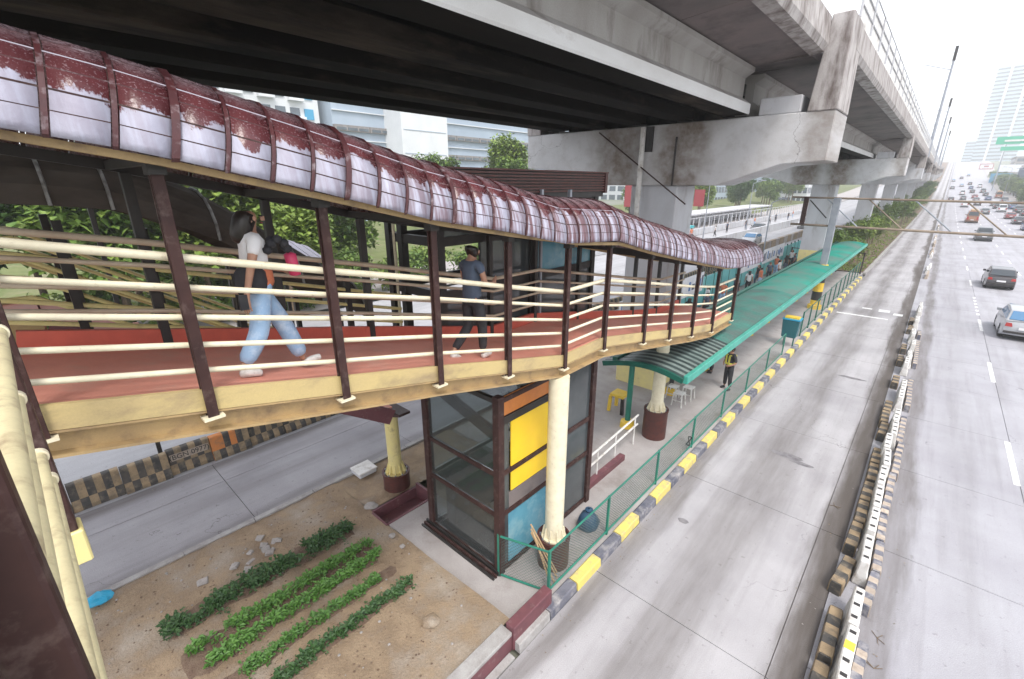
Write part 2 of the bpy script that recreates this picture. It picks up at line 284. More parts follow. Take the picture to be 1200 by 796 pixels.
# ------------------------------------------------------------------ mesh builder
ORG = {}
class MB:
    def __init__(s): s.v = []; s.f = []; s.mi = []; s.uv = []
    def add(s, vs, fs, mi=0):
        o = len(s.v); s.v += [tuple(p) for p in vs]
        for f in fs: s.f.append(tuple(i + o for i in f)); s.mi.append(mi)
    def box(s, x0, x1, y0, y1, z0, z1, mi=0):
        s.add([(x0, y0, z0), (x1, y0, z0), (x1, y1, z0), (x0, y1, z0), (x0, y0, z1), (x1, y0, z1), (x1, y1, z1), (x0, y1, z1)],
              [(0, 3, 2, 1), (4, 5, 6, 7), (0, 1, 5, 4), (1, 2, 6, 5), (2, 3, 7, 6), (3, 0, 4, 7)], mi); return s
    def bar(s, a, b, w, h, mi=0, up=(0, 0, 1)):
        a = Vector(a); b = Vector(b); d = (b - a).normalized(); u = Vector(up)
        if abs(d.dot(u)) > .95: u = Vector((0, 1, 0))
        x = d.cross(u).normalized(); y = x.cross(d).normalized()
        vs = [p + x * sx * w / 2 + y * sy * h / 2 for p in (a, b) for sx, sy in ((-1, -1), (1, -1), (1, 1), (-1, 1))]
        s.add(vs, [(0, 1, 2, 3), (7, 6, 5, 4), (0, 4, 5, 1), (1, 5, 6, 2), (2, 6, 7, 3), (3, 7, 4, 0)], mi); return s
    def tube(s, a, b, r, n=8, r2=None, mi=0, cap=True):
        a = Vector(a); b = Vector(b); d = (b - a).normalized(); u = Vector((0, 0, 1)) if abs(d.z) < .95 else Vector((0, 1, 0))
        x = d.cross(u).normalized(); y = x.cross(d).normalized(); r2 = r if r2 is None else r2
        vs = []
        for p, q in ((a, r), (b, r2)):
            for i in range(n):
                t = 2 * math.pi * i / n; vs.append(p + x * q * math.cos(t) + y * q * math.sin(t))
        fs = [(i, (i + 1) % n, n + (i + 1) % n, n + i) for i in range(n)]
        fs = [tuple(reversed(f)) for f in fs]
        if cap: fs += [tuple(range(n)), tuple(reversed(range(n, 2 * n)))]
        s.add(vs, fs, mi); return s
    def path(s, pts, r, n=8, mi=0):
        for i in range(len(pts) - 1): s.tube(pts[i], pts[i + 1], r, n, mi=mi)
        return s
    def ext(s, poly, a0, a1, axis='y', off0=(0, 0), off1=(0, 0), mi=0):
        """extrude a 2D polygon; axis y: poly is (x,z); axis x: poly is (y,z); axis z: poly is (x,y)"""
        n = len(poly); vs = []
        for a, of in ((a0, off0), (a1, off1)):
            for p, q in poly:
                p += of[0]; q += of[1]
                vs.append({'y': (p, a, q), 'x': (a, p, q), 'z': (p, q, a)}[axis])
        fs = [tuple(reversed(range(n))), tuple(range(n, 2 * n))] + [(i, (i + 1) % n, n + (i + 1) % n, n + i) for i in range(n)]
        s.add(vs, fs, mi); return s
    def lathe(s, c, prof, n=16, mi=0):
        vs = []
        for r, z in prof:
            for i in range(n):
                t = 2 * math.pi * i / n; vs.append((c[0] + r * math.cos(t), c[1] + r * math.sin(t), c[2] + z))
        k = len(prof)
        fs = [(j * n + i, j * n + (i + 1) % n, (j + 1) * n + (i + 1) % n, (j + 1) * n + i) for j in range(k - 1) for i in range(n)]
        fs += [tuple(reversed(range(n))), tuple(range((k - 1) * n, k * n))]
        s.add(vs, fs, mi); return s
    def mesh(s, name, mats, org=(0, 0, 0), smooth=False):
        me = bpy.data.meshes.new(name); o = Vector(org)
        me.from_pydata([tuple(Vector(p) - o) for p in s.v], [], s.f)
        for m in (mats if isinstance(mats, (list, tuple)) else [mats]): me.materials.append(m)
        me.polygons.foreach_set('material_index', s.mi)
        if s.uv:
            u = me.uv_layers.new(name='UVMap'); u.data.foreach_set('uv', [c for q in s.uv for c in q])
        bm = bmesh.new(); bm.from_mesh(me)
        if not s.uv: bmesh.ops.recalc_face_normals(bm, faces=bm.faces)
        bm.to_mesh(me); bm.free()
        if smooth: me.polygons.foreach_set('use_smooth', [True] * len(me.polygons)); 
        return me
    def build(s, name, mats, parent=None, loc=None, smooth=False, bev=0, kind=None, label=None, seg=1):
        org = ORG.get(parent.name, Vector((0, 0, 0))) if parent else Vector(loc or (0, 0, 0))
        me = s.mesh(name, mats, org, smooth)
        o = bpy.data.objects.new(name, me); C.objects.link(o)
        if parent: o.parent = parent
        else: o.location = org
        ORG[o.name] = Vector(org)
        if bev:
            md = o.modifiers.new('bevel', 'BEVEL'); md.width = bev; md.segments = seg; md.limit_method = 'ANGLE'; md.angle_limit = rad(35)
        if smooth == 'auto' or (smooth and bev): 
            pass
        if kind: o['kind'] = kind
        if label: o['label'] = label
        return o
def tag(o, label=None, cat=None, group=None, kind=None):
    if label: o['label'] = label
    if cat: o['category'] = cat
    if group: o['group'] = group
    if kind: o['kind'] = kind
    return o
def thing(name, label, cat, loc=(0, 0, 0), group=None):
    o = bpy.data.objects.new(name, None); C.objects.link(o); o.location = loc; o.empty_display_size = .2
    ORG[o.name] = Vector(loc); return tag(o, label, cat, group)
def inst(name, me, loc, parent=None, rot=(0, 0, 0), scale=(1, 1, 1)):
    """another object that shares mesh data (loc is a world position)"""
    o = bpy.data.objects.new(name, me); C.objects.link(o)
    if parent: o.parent = parent; o.location = Vector(loc) - ORG[parent.name]
    else: o.location = loc
    ORG[o.name] = Vector(loc); o.rotation_euler = rot; o.scale = scale
    return o
def copy_tree(src, loc=None, rot=None, label=None, group=None, scale=None, parent=None):
    c = src.copy(); C.objects.link(c); ORG[c.name] = ORG.get(src.name, Vector((0, 0, 0)))
    if parent: c.parent = parent
    for ch in src.children: copy_tree(ch, parent=c)
    if loc is not None: c.location = loc
    if rot is not None: c.rotation_euler = rot
    if scale is not None: c.scale = (scale,) * 3 if isinstance(scale, (int, float)) else scale
    if label: c['label'] = label
    if group: c['group'] = group
    return c
def interp(tab, y):
    if y <= tab[0][0]: return tab[0][1]
    for (a, p), (b, q) in zip(tab, tab[1:]):
        if y <= b: return p + (q - p) * (y - a) / (b - a)
    return tab[-1][1]
def smooth_obj(o, ang=40):
    me = o.data; me.polygons.foreach_set('use_smooth', [True] * len(me.polygons))
    try:
        me.set_sharp_from_angle(angle=rad(ang))
    except Exception: pass
    return o
# ------------------------------------------------------------------ terrain: flat here, climbs to a crest far off
def zt(y):
    if y < 100: return 0.0
    if y < 520: return 1.2e-4 * (y - 100) ** 2
    if y < 640: return 21.17 + .1008 * (y - 520) - 4.2e-4 * (y - 520) ** 2
    return 27.2
def sheet(mb, xs, ys, dz=0., f=None):
    o = []
    for y in ys: o += [(x, y, zt(y) + dz + (f(x, y) if f else 0)) for x in xs]
    n = len(xs)
    mb.add(o, [(j * n + i, j * n + i + 1, (j + 1) * n + i + 1, (j + 1) * n + i) for j in range(len(ys) - 1) for i in range(n - 1)]); return mb
YS = [-60, 0, 60, 100] + list(range(110, 660, 10)) + [700, 900, 1500, 3000]
def struct(name, mb, m, kind='structure', **k):
    o = mb.build(name, m, **k); o['kind'] = kind; return o
struct('ground', sheet(MB(), [-1500, -400, -100, -30, -10, 20, 60, 400, 1500], YS, -.16), M['ground'])

def slabs(base, x0, x1, y0, y1, me_y, gap=.022):
    pass
def road(name, x0, x1, m, z, splits, yseams, yfar0, cols=True):
    """a far sheet plus near slabs with real joints; the slabs are children"""
    ys = [yfar0] + [y for y in YS if y > yfar0 and y <= 700]
    base = struct(name, sheet(MB(), [x0, (x0 + x1) / 2, x1], ys, z), m)
    jb = MB(); jb.box(x0, x1, yseams[0], yfar0, z - .12, z - .035)
    jb.build('joint_bed', M['joint'], base)
    xs = [x0] + splits + [x1]; g = .007
    for i in range(len(xs) - 1):
        for a, b in zip(yseams, yseams[1:]):
            s = MB(); s.box(xs[i] + g, xs[i + 1] - g, a + g, b - g, z - .10, z + RN.uniform(-.002, .002))
            s.build('slab', m, base)
    return base
def seams(first, step, lo, hi):
    y = first
    while y - step > lo: y -= step
    out = [lo]
    while y < hi - .5: out.append(round(y, 3)); y += step
    return out + [hi]
busway = road('busway', -3.63, .0, M['road_bus'], 0, [-.46], seams(6.57, 4.5, -8, 64), 64)
mainroad = road('main_road', .0, 16.6, M['road_main'], 0.0, [3.12, 6.35, 9.6, 12.9], seams(11.25, 4.05, 2, 64), 64)
leftroad = road('left_road', -13.7, -10.32, M['road_left'], 0, [-12.6], seams(2.47, 4.5, -8, 48), 48)
struct('opposite_road', sheet(MB(), [-27, -24, -20, -16.5, -13.7], YS[:-3], -.004), M['road_far'])
struct('left_verge', sheet(MB(), [-36, -30, -27.2], YS[:-3], .1), M['pave'])
struct('opposite_grass_slope', sheet(MB(), [-70, -52, -40, -36], YS[:-3], .12, lambda x, y: max(0, (-38 - x)) * .05), M['grass'])
struct('right_sidewalk', sheet(MB(), [16.6, 22], YS[:-3], .15), M['pave'])
# lane markings
mk = MB()
for y in (7.6, 16.4, 25.3, 34.4): mk.box(3.0, 3.13, y, y + 2.9, .0, .005)
for k in range(6): mk.box(3.0, 3.14, 38.6 + k * 1.15, 39.1 + k * 1.15, .0, .005)
for k in range(6): mk.box(3.0, 3.12, 50 + k * 9, 53 + k * 9, 0, .006)
for xx in (6.3, 9.6):
    for k in range(9): mk.box(xx, xx + .12, 24 + k * 8.6, 27 + k * 8.6, 0, .006)
for k in range(18):
    y = 108 + k * 9
    for xx in (3.0, 6.3, 9.6):
        a, b = zt(y), zt(y + 3); mk.add([(xx, y, a + .012), (xx + .13, y, a + .012), (xx + .13, y + 3, b + .012), (xx, y + 3, b + .012)], [(0, 1, 2, 3)])
o = mk.build('lane_marking', M['white_line'], mainroad)
mk = MB(); mk.box(-3.4, -.9, 33.6, 33.85, 0, .005); mk.box(-1.5, -.95, 35.6, 36.3, 0, .005); mk.box(-2.35, -1.85, 35.9, 36.2, 0, .005); mk.box(-.75, -.3, 35.1, 35.7, 0, .005)
mk.build('stop_line', M['white_line'], busway)

# ------------------------------------------------------------------ island: platform pavement, kerb, soil, slab, walls
plat = struct('platform_pavement', sheet(MB(), [-9.95, -3.85], [9.0, 50], .155), M['pave'])
MB().box(-6.98, -3.85, 5.3, 9.0, 0, .155).build('pavement_panel', M['pave'], plat)
MB().box(-9.95, -7.25, 8.2, 9.0, 0, .154).build('pavement_panel', M['pave'], plat)
MB().box(-9.95, -9.9, 9.0, 50, 0, .153).build('pavement_edge', M['kerb_w'], plat)
MB().box(-3.9, -3.85, 9.0, 50, 0, .15).build('pavement_edge', M['kerb_w'], plat)
kerb = bpy.data.objects.new('kerb', None); C.objects.link(kerb); ORG['kerb'] = Vector((0, 0, 0)); kerb['kind'] = 'structure'
kme = {}
def kerb_block_mesh(key, m):
    b = MB(); pts = [(-.11, 0), (.115, 0), (.10, .17), (.085, .195), (-.085, .2), (-.11, .18)]
    b.ext(pts, -.415, .415, 'y'); return b.mesh('kerb_block', m)
KY, KK, KW = kerb_block_mesh('y', M['kerb_y']), kerb_block_mesh('k', M['kerb_k']), kerb_block_mesh('w', M['kerb_w'])
y = 4.62; i = 0
while y < 48:
    me = (KW if i < 1 else (KY if i % 2 == 0 else KK))
    inst('kerb_block', me, (-3.74 + RN.uniform(-.008, .008), y, 0 + RN.uniform(-.012, .0)), kerb, (0, 0, RN.uniform(-.012, .012))); y += .85; i += 1
for k in range(24):
    y0 = 50 + k * 6; b = MB(); b.box(-3.85, -3.62, y0, y0 + 5.97, zt(y0), zt(y0) + .2); b.build('kerb_block', M['kerb_w'], kerb)
for k in range(7):
    b = MB(); b.box(-3.77, -3.64, -5 + k * 1.3, -5 + k * 1.3 + 1.29, -.1, .02); b.build('gutter_block', M['kerb_w'], kerb)
# gutter dirt line is in the road material; low kerb of the left road
lk = MB(); 
lkerb = bpy.data.objects.new('left_kerb', None); C.objects.link(lkerb); ORG['left_kerb'] = Vector((0, 0, 0)); lkerb['kind'] = 'structure'
y = -6
while y < 46:
    b = MB(); b.box(-10.34, -10.2, y + .008, y + 1.39, -.05, .12 + RN.uniform(-.006, .006)); b.build('kerb_block', M['kerb_w'], lkerb); y += 1.4
from mathutils import noise as mn
def soilz(x, y):
    return .09 + .24 * max(0, min(1, (x + 9.6) / 5.2)) + .035 * mn.noise(Vector((x * 1.1, y * 1.1, 0))) + .018 * mn.noise(Vector((x * 4, y * 4, 3)))
xs = [-10.2 + i * (6.2 / 78) for i in range(79)]
ys = [-4.5 + i * (8.86 / 112) for i in range(113)]
soil = struct('soil_island', sheet(MB(), xs, ys, 0, soilz), M['soil']); smooth_obj(soil, 80)
xs2 = [-10.2 + i * .1 for i in range(18)] ; ys2 = [4.36 + i * .1 for i in range(39)]
s2 = struct('soil_strip', sheet(MB(), xs2, ys2, 0, lambda x, y: soilz(x, 3) - .005), M['soil']); smooth_obj(s2, 80)
struct('soil_strip', sheet(MB(), [-7.9, -7.6, -7.3, -7.1], [5.62 + i * .2 for i in range(14)], 0, lambda x, y: .13), M['soil'])
lslab = struct('concrete_apron', MB().box(-7.72, -3.93, 4.37, 5.0, 0, .19), M['pave'])
MB().box(-7.72, -6.99, 5.0, 5.6, 0, .188).build('apron_panel', M['pave'], lslab)
MB().box(-4.9, -3.93, 5.0, 5.3, 0, .187).build('apron_panel', M['pave'], lslab)
tr = MB(); tr.box(-8.45, -8.39, 4.36, 5.66, -.12, .17); tr.box(-7.78, -7.72, 4.37, 5.66, -.12, .2); tr.box(-8.39, -7.78, 5.6, 5.66, -.12, .3); tr.box(-8.39, -7.78, 4.32, 4.37, -.12, .16); tr.box(-8.39, -7.78, 4.37, 5.6, -.14, -.1)
tag(tr.build('drain_trench', M['maroon'], loc=(-8.1, 5, 0)), 'dark maroon lined trench in the ground beside the lift enclosure', 'trench')
wl = thing('low_wall', 'low maroon retaining wall at the corner below the green gate', 'wall', (-3.85, 4.2, 0))
MB().box(-3.93, -3.74, 4.17, 5.22, 0, .50).build('wall_block', M['maroon'], wl, bev=.012)
wl2 = thing('low_wall', 'low maroon wall with pale concrete top holding back the soil', 'wall', (-3.85, 0, 0))
MB().box(-3.95, -3.78, -5, 4.165, 0, .33).build('wall_face', M['maroon'], wl2)
MB().box(-4.02, -3.77, -5, 4.165, .33, .41).build('coping', M['kerb_w'], wl2, bev=.012)

# ------------------------------------------------------------------ leaf helper and vegetable rows
def leafq(mb, p, d, L_, w, mi=0, droop=.3):
    d = Vector(d).normalized(); up = Vector((0, 0, 1)); sx = d.cross(up)
    if sx.length < .1: sx = Vector((1, 0, 0))
    sx.normalize(); p = Vector(p); q = p + d * L_ * .5; e = p + d * L_ - Vector((0, 0, droop * L_))
    mb.add([p, q + sx * w / 2, e, q - sx * w / 2], [(0, 1, 2), (0, 2, 3)], mi)
def veg_row(x, y0, y1, width, m, n, size, label, dy=0):
    mb = MB()
    for i in range(n):
        px = x + RN.gauss(0, width * .42); py = RN.uniform(y0, y1)
        if mn.noise(Vector((py * 1.7 + x * 9, px, 1))) < -.42: continue
        h = 1.05 * size * RN.uniform(.5, 1.15) * (1 - .3 * abs(px - x) / width); z = soilz(px, py)
        for k in range(RN.randint(4, 7)):
            a = RN.uniform(0, 6.283); e = RN.uniform(.15, 1.1)
            leafq(mb, (px + .02 * math.cos(a), py + .02 * math.sin(a), z + h * RN.uniform(.2, .8)), (math.cos(a), math.sin(a), e), h * RN.uniform(.5, .9), h * RN.uniform(.28, .45), 0, .35)
    o = mb.build('vegetable_row', m, loc=(x, (y0 + y1) / 2, .2)); return tag(o, label, 'vegetable row', 'rows of vegetables planted in the soil', 'stuff')
veg_row(-8.35, .25, 3.75, .30, M['veg_dk'], 620, .17, 'dark green leafy row nearest the left road')
veg_row(-7.55, .45, 3.75, .17, M['veg_br'], 340, .15, 'bright green leafy row, second from the left road')
veg_row(-7.12, .60, 3.72, .17, M['veg_br'], 320, .15, 'bright green leafy row, third from the left road')
veg_row(-6.55, .9, 3.75, .15, M['veg_md'], 280, .13, 'mid green narrow row beside the two bright rows')
veg_row(-6.0, 1.2, 3.75, .15, M['veg_dk'], 280, .13, 'dark green narrow row farthest from the left road')
for (x, w) in ((-8.35, .8), (-7.33, 1.0), (-6.55, .38), (-6.0, .38)):
    b = MB(); sheet(b, [x - w / 2 + i * w / 8 for i in range(9)], [.1 + i * .12 for i in range(32)], .014, lambda X, Y, x=x, w=w: soilz(X, Y) - .03 * (2 * (X - x) / w) ** 2 + .012 * mn.noise(Vector((X * 9, Y * 9, 1))) - (.05 if Y < .25 or Y > 3.7 else 0))
    smooth_obj(b.build('planting_bed', M['bed'], soil), 80)
# rubble, stones, bag, box
def stone(x, y, z, r, m, lab, cat, grp=None, sc=(1, 1, .6)):
    bm = bmesh.new(); bmesh.ops.create_icosphere(bm, subdivisions=2, radius=r)
    sd_ = RN.random() * 50
    for v in bm.verts:
        k = 1 + .35 * mn.noise(v.co * (2.2 / r) * .5 + Vector((sd_, 0, 0))); v.co = Vector((v.co.x * sc[0], v.co.y * sc[1], v.co.z * sc[2])) * k
    me = bpy.data.meshes.new('stone'); bm.to_mesh(me); bm.free(); me.materials.append(m)
    o = bpy.data.objects.new(cat.replace(' ', '_'), me); C.objects.link(o); o.location = (x, y, z); o.rotation_euler = (0, 0, RN.uniform(0, 6)); ORG[o.name] = Vector((x, y, z))
    return tag(o, lab, cat, grp)
pts = [(-9.2 + RN.gauss(0, .22), 1.95 + RN.gauss(0, .3)) for _ in range(13)]
for (px, py) in pts:
    b = MB(); w, d, h = RN.uniform(.03, .11), RN.uniform(.03, .10), RN.uniform(.02, .06)
    b.add([(-w, -d, 0), (w * RN.uniform(.5, 1), -d, 0), (w, d * RN.uniform(.5, 1), 0), (-w * .8, d, 0), (-w * .9, -d * .8, h), (w * .6, -d, h * RN.uniform(.5, 1)), (w * .8, d * .7, h), (-w * .6, d * .9, h * .7)],
          [(0, 3, 2, 1), (4, 5, 6, 7), (0, 1, 5, 4), (1, 2, 6, 5), (2, 3, 7, 6), (3, 0, 4, 7)])
    o = b.build('concrete_chunk', M['rubble']); o.location = (px, py, soilz(px, py)); o.rotation_euler = (RN.uniform(-.3, .3), RN.uniform(-.3, .3), RN.uniform(0, 6))
    tag(o, 'broken pale concrete chunk in the heap beside the dark vegetable row', 'rubble', 'heap of broken concrete on the soil')
stone(-5.0, 3.41, .34, .15, M['soil'], 'large brown stone lying on the bare soil near the wall corner', 'stone')
stone(-8.62, 4.45, .16, .14, M['rubble'], 'flat pale stone on the soil by the trench corner', 'stone', sc=(1, 1.2, .3))
stone(-7.35, 4.2, .22, .07, M['rubble'], 'small pale brick piece by the apron edge beside the vegetable rows', 'stone')
stone(-6.9, 4.15, .25, .06, M['rubble'], 'tiny pale stone at the apron edge nearer the gate', 'stone')
pb = MB()
for k in range(140):
    px, py = RN.uniform(-10, -4.3), RN.uniform(-1, 4.3)
    if -8.9 < px < -5.7 and 0 < py < 3.9 and RN.random() < .8: continue
    r = RN.uniform(.008, .03); pb.lathe((px, py, soilz(px, py) - r * .3), [(r * .6, 0), (r, r * .5), (r * .5, r)], 6)
for k in range(900):
    px, py = RN.uniform(-10, -4.2), RN.uniform(-1.5, 4.25); r = RN.uniform(.006, .022); pb.lathe((px, py, soilz(px, py) - r * .3), [(r * .7, 0), (r, r * .5), (r * .4, r)], 5, mi=1)
tag(pb.build('pebble_scatter', [M['rubble'], M['bed']]), 'small pebbles scattered over the bare soil', 'pebbles', kind='stuff')
bg = MB(); n0 = 14
for j in range(7):
    for i in range(n0):
        t = i / n0 * 6.283; q = math.sin(math.pi * (j + .5) / 7)
        rr = .17 * q * (1 + .35 * mn.noise(Vector((math.cos(t) * 2, math.sin(t) * 2, j * .7))))
        bg.v.append((-10.02 + rr * math.cos(t) * .7, -.38 + rr * math.sin(t) * 1.3, .1 + .2 * j / 6 * (1 - .3 * math.cos(t))))
for j in range(6):
    for i in range(n0): bg.f.append((j * n0 + i, j * n0 + (i + 1) % n0, (j + 1) * n0 + (i + 1) % n0, (j + 1) * n0 + i)); bg.mi.append(0)
bg.f.append(tuple(range(6 * n0, 7 * n0))); bg.mi.append(0)
tag(bg.build('plastic_bag', M['blue_bag'], loc=(-10.0, -.4, .1)), 'crumpled bright blue plastic bag on the kerb by the soil', 'bag')
wb = thing('junction_box', 'white concrete box lying flat by the kerb near the yellow column', 'box', (-10.05, 5.1, .1))
MB().box(-10.28, -9.82, 4.86, 5.36, .1, .22).build('box_body', M['conc_pale'], wb, bev=.02)
MB().box(-10.3, -9.8, 4.84, 5.38, .22, .26).build('box_lid', M['white_plastic'], wb, bev=.01)

# ------------------------------------------------------------------ covered ramp walkway (main object)
ZB = [(-3, 5.83), (-.15, 5.82), (.87, 5.60), (2.08, 5.33), (3.36, 5.06), (4.66, 4.76), (6.1, 4.44), (7.4, 4.44), (9.1, 4.13), (12.0, 3.58), (13.6, 3.32), (15.5, 3.29)]
EV = [(-3, 8.2), (-.5, 7.96), (.16, 7.86), (.71, 7.77), (1.31, 7.64), (1.94, 7.50), (3.15, 7.20), (4.47, 6.97), (5.6, 6.73), (7.2, 6.63), (8.24, 6.37), (10.15, 5.98), (13.2, 5.38), (14.4, 5.22), (17.2, 5.1)]
zb = lambda y: interp(ZB, y)
ev = lambda y: interp(EV, y)
walk = thing('covered_walkway', 'long covered pedestrian ramp with maroon arched roof and cream rails under the viaduct', 'walkway', (-5.1, 6, 3.3))
XN, XF = -4.3, -6.1
ybr = [p[0] for p in ZB if p[0] > -1] ; ybr = [-.15] + [y for y in ybr if y > -.1]
# floor slabs, fascia panels and beams, bay by bay
for a, b in zip(ybr, ybr[1:]):
    za, zc = zb(a), zb(b)
    MB().bar((-5.2, a, za + .17), (-5.2, b, zc + .17), 1.70, .08).build('floor_panel', M['red_floor'], walk)
    MB().bar((-4.33, a, za + .145), (-4.33, b, zc + .145), .05, .19).build('fascia_panel', M['fascia'], walk)
    f = MB(); f.bar((-4.40, a, za - .05), (-4.40, b, zc - .05), .03, .19); f.bar((-4.37, a, za + .035), (-4.37, b, zc + .035), .14, .016); f.bar((-4.37, a, za - .155), (-4.37, b, zc - .155), .16, .022)
    f.build('edge_beam', M['tan'], walk)
    f = MB(); f.bar((-6.10, a, za + .22), (-6.10, b, zc + .22), .07, .36); f.build('upstand', M['red_kerb'], walk)
    f = MB(); f.bar((-6.10, a, za - .07), (-6.10, b, zc - .07), .03, .20); f.bar((-6.1, a, za - .18), (-6.1, b, zc - .18), .17, .025); f.build('edge_beam', M['tan'], walk)
    f = MB(); f.bar((-5.2, a, za + .09), (-5.2, b, zc + .09), 1.66, .05); f.build('deck_sheet', M['conc_pale'], walk)
    if abs(za - zc) > .01:
        k = int((b - a) / .6) + 1
        for q in range(k):
            yy = a + (b - a) * (q + .5) / k; f = MB(); f.bar((-6.05, yy, zb(yy) - .02), (-4.42, yy, zb(yy) - .02), .08, .12); f.build('cross_beam', M['tan'], walk)
near_posts = [-.14, .87, 2.08, 3.36, 4.66, 6.1, 7.4, 9.1, 10.5, 12.0, 13.6, 15.4]
far_posts = [-.3, .98, 2.25, 3.5, 4.8, 6.1, 7.45, 9.1, 10.5, 12.0, 13.6, 15.4]
for k, y in enumerate(near_posts):
    p = MB(); w = .042
    p.box(XN - w, XN - w + .018, y - .042, y + .042, zb(y) + .0, ev(y) - .10); p.box(XN + w - .018, XN + w, y - .042, y + .042, zb(y), ev(y) - .10); p.box(XN - w + .018, XN + w - .018, y - .012, y + .012, zb(y), ev(y) - .10)
    pp = p.build('post', M['brown'], walk, bev=.004)
    MB().box(XN - .065, XN + .062, y - .08, y + .08, zb(y) - .022, zb(y)).build('base_plate', M['cream'], pp)
    MB().box(XN - .06, XN + .07, y - .06, y + .06, ev(y) - .17, ev(y) - .09).build('bracket', M['black'], pp)
for y in far_posts:
    MB().box(XF - .045, XF + .045, y - .045, y + .045, zb(y) + .05, ev(y) - .10).build('post', M['black'], walk, bev=.004)
OFF = [(1.36, .034), (1.12, .025), (.87, .025), (.63, .025), (.40, .025)]
def rails(x, posts, m, offs):
    for a, b in zip(posts, posts[1:]):
        for (o, r) in offs:
            smooth_obj(MB().tube((x, a, zb(a) + o), (x, b, zb(b) + o), r, 12).build('rail', m, walk))
rails(-4.375, [-1.6] + near_posts, M['cream'], OFF)
rails(-6.0, [-1.6] + far_posts, M['rusty_pipe'], OFF[:4])
for posts in (near_posts,):
    y = posts[-1]
# roof
NARC = 14
EDR = .06      # the sheets hang this far below the eave line
def arc(v):
    """v 0..1 from the near eave over the crown to the far eave -> (x, dz above eave)"""
    t = math.pi * v; cx = -5.15; a = 1.14; c = math.cos(t); s_ = math.sin(t)
    return cx + a * math.copysign(abs(c) ** .62, c), .68 * abs(s_) ** .95 - .06
def tilt(y):
    return min(.3, max(0, -(ev(y + .5) - ev(y - .5))))
ribY = []; y = -1.95 + .1
while y < 17.0: ribY.append(round(y, 3)); y += .312
vv = [0, .02, .05, .10, .16, .22, .29, .36, .43, .5, .57, .64, .72, .8, .88, 1]
for a, b in zip(ribY, ribY[1:]):
    p = MB(); vs = []; th = .008
    for y in (a + .022, b - .022):
        for v in vv:
            X, Z = arc(v); vs.append((X, y + tilt(y) * Z * 1.2, ev(y) + Z + .004 * math.sin(v * 40 + y)))
    nv = len(vv); p.add(vs, [(i, i + 1, nv + i + 1, nv + i) for i in range(nv - 1)])
    for i in range(nv - 1): p.uv += [(a, vv[i]), (a, vv[i + 1]), (b, vv[i + 1]), (b, vv[i])]
    o = p.build('roof_panel', M['roof'], walk)
    md = o.modifiers.new('solid', 'SOLIDIFY'); md.thickness = .012; smooth_obj(o, 60)
for k, y in enumerate(ribY):
    p = MB(); big = (k % 4 == 1)
    w = .015 if not big else .026; h = .016 if not big else .024
    if y > 4.5: w *= .62; h *= .8
    vs = []
    for v in vv:
        X, Z = arc(v); X2 = -5.15 + (X + 5.15) * (1 + h * .9); Z2 = Z * (1 + h * .9) + h * .6
        yt = y + tilt(y) * Z * 1.2
        for dy in (-w, w): vs.append((X, yt + dy, ev(y) + Z - .012)); vs.append((X2, yt + dy, ev(y) + Z2))
    n = len(vv); fs = []
    for i in range(n - 1):
        q = i * 4; r_ = q + 4; fs += [(q + 1, q + 3, r_ + 3, r_ + 1), (q, q + 1, r_ + 1, r_), (q + 3, q + 2, r_ + 2, r_ + 3), (q + 2, q, r_, r_ + 2)]
    fs += [(0, 2, 3, 1), (4 * n - 4, 4 * n - 3, 4 * n - 1, 4 * n - 2)]
    p.add(vs, fs); p.build('roof_rib', M['roof_rib'], walk)
for lev, (v, m, r) in enumerate(((.06, 'brown', .008), (.12, 'brown', .008), (.19, 'roof_rib', .007), (.25, 'lilac', .005), (.32, 'roof_rib', .006))):
    seg = []
    for a, b in zip(ribY, ribY[1:]):
        X, Z = arc(v); p = MB(); p.bar((X + .006, a + tilt(a) * Z * 1.2, ev(a) + Z + .004), (X + .006, b + tilt(b) * Z * 1.2, ev(b) + Z + .004), r * 1.1, r * 1.5); p.build('purlin', M[m], walk)
# eave beams (tan) and roof hoops inside
for a, b in zip(ybr, ybr[1:]):
    MB().bar((-4.13, a, ev(a) - .085), (-4.13, b, ev(b) - .085), .07, .05).build('eave_beam', M['tan'], walk)
    MB().bar((-6.17, a, ev(a) - .055), (-6.17, b, ev(b) - .055), .07, .10).build('eave_beam', M['black'] if a < 6 else M['tan'], walk)
MB().bar((-4.13, -1.9, ev(-1.9) - .085), (-4.13, -.15, ev(-.15) - .085), .07, .05).build('eave_beam', M['tan'], walk)
for y in near_posts:
    MB().bar((-4.2, y, ev(y) - .06), (-6.15, y, ev(y) - .06), .05, .08).build('tie_beam', M['black'], walk)

# camera-side landing: rails at close range running away in -X
own = thing('near_landing', 'close cream pipe railing with dark steel posts at the lower left', 'railing', (-1.6, -.2, 5.6))
for (z, x1, r, x0) in ((6.83, -3.2, .034, -1.0), (6.66, -2.66, .027, -1.0), (6.36, -2.72, .027, -1.0), (6.195, -2.81, .026, -1.0)):
    q = MB().tube((x0, -.12, z), (x1, -.12, z), r, 20).build('rail', M['cream_o'], own); smooth_obj(q)
    e = MB().tube((x1 - .012, -.12, z), (x1 + .02, -.12, z), r + .008, 20).build('end_cap', M['cream'], q)
p = MB(); p.box(-3.78, -3.62, -.26, -.11, 5.42, 8.15); MB.build(p, 'post', M['brown'], own, bev=.008)
MB().box(-3.79, -3.60, -.28, -.09, 5.18, 5.42).build('post_shoe', M['cream_y'], own, bev=.01)
MB().box(-1.05, -.97, -.175, -.082, 4.6, 7.35).build('post', M['brown'], own, bev=.012, seg=2)
MB().box(-.93, -.89, -.22, -.16, 4.6, 7.35).build('post', M['brown'], own, bev=.008, seg=2)

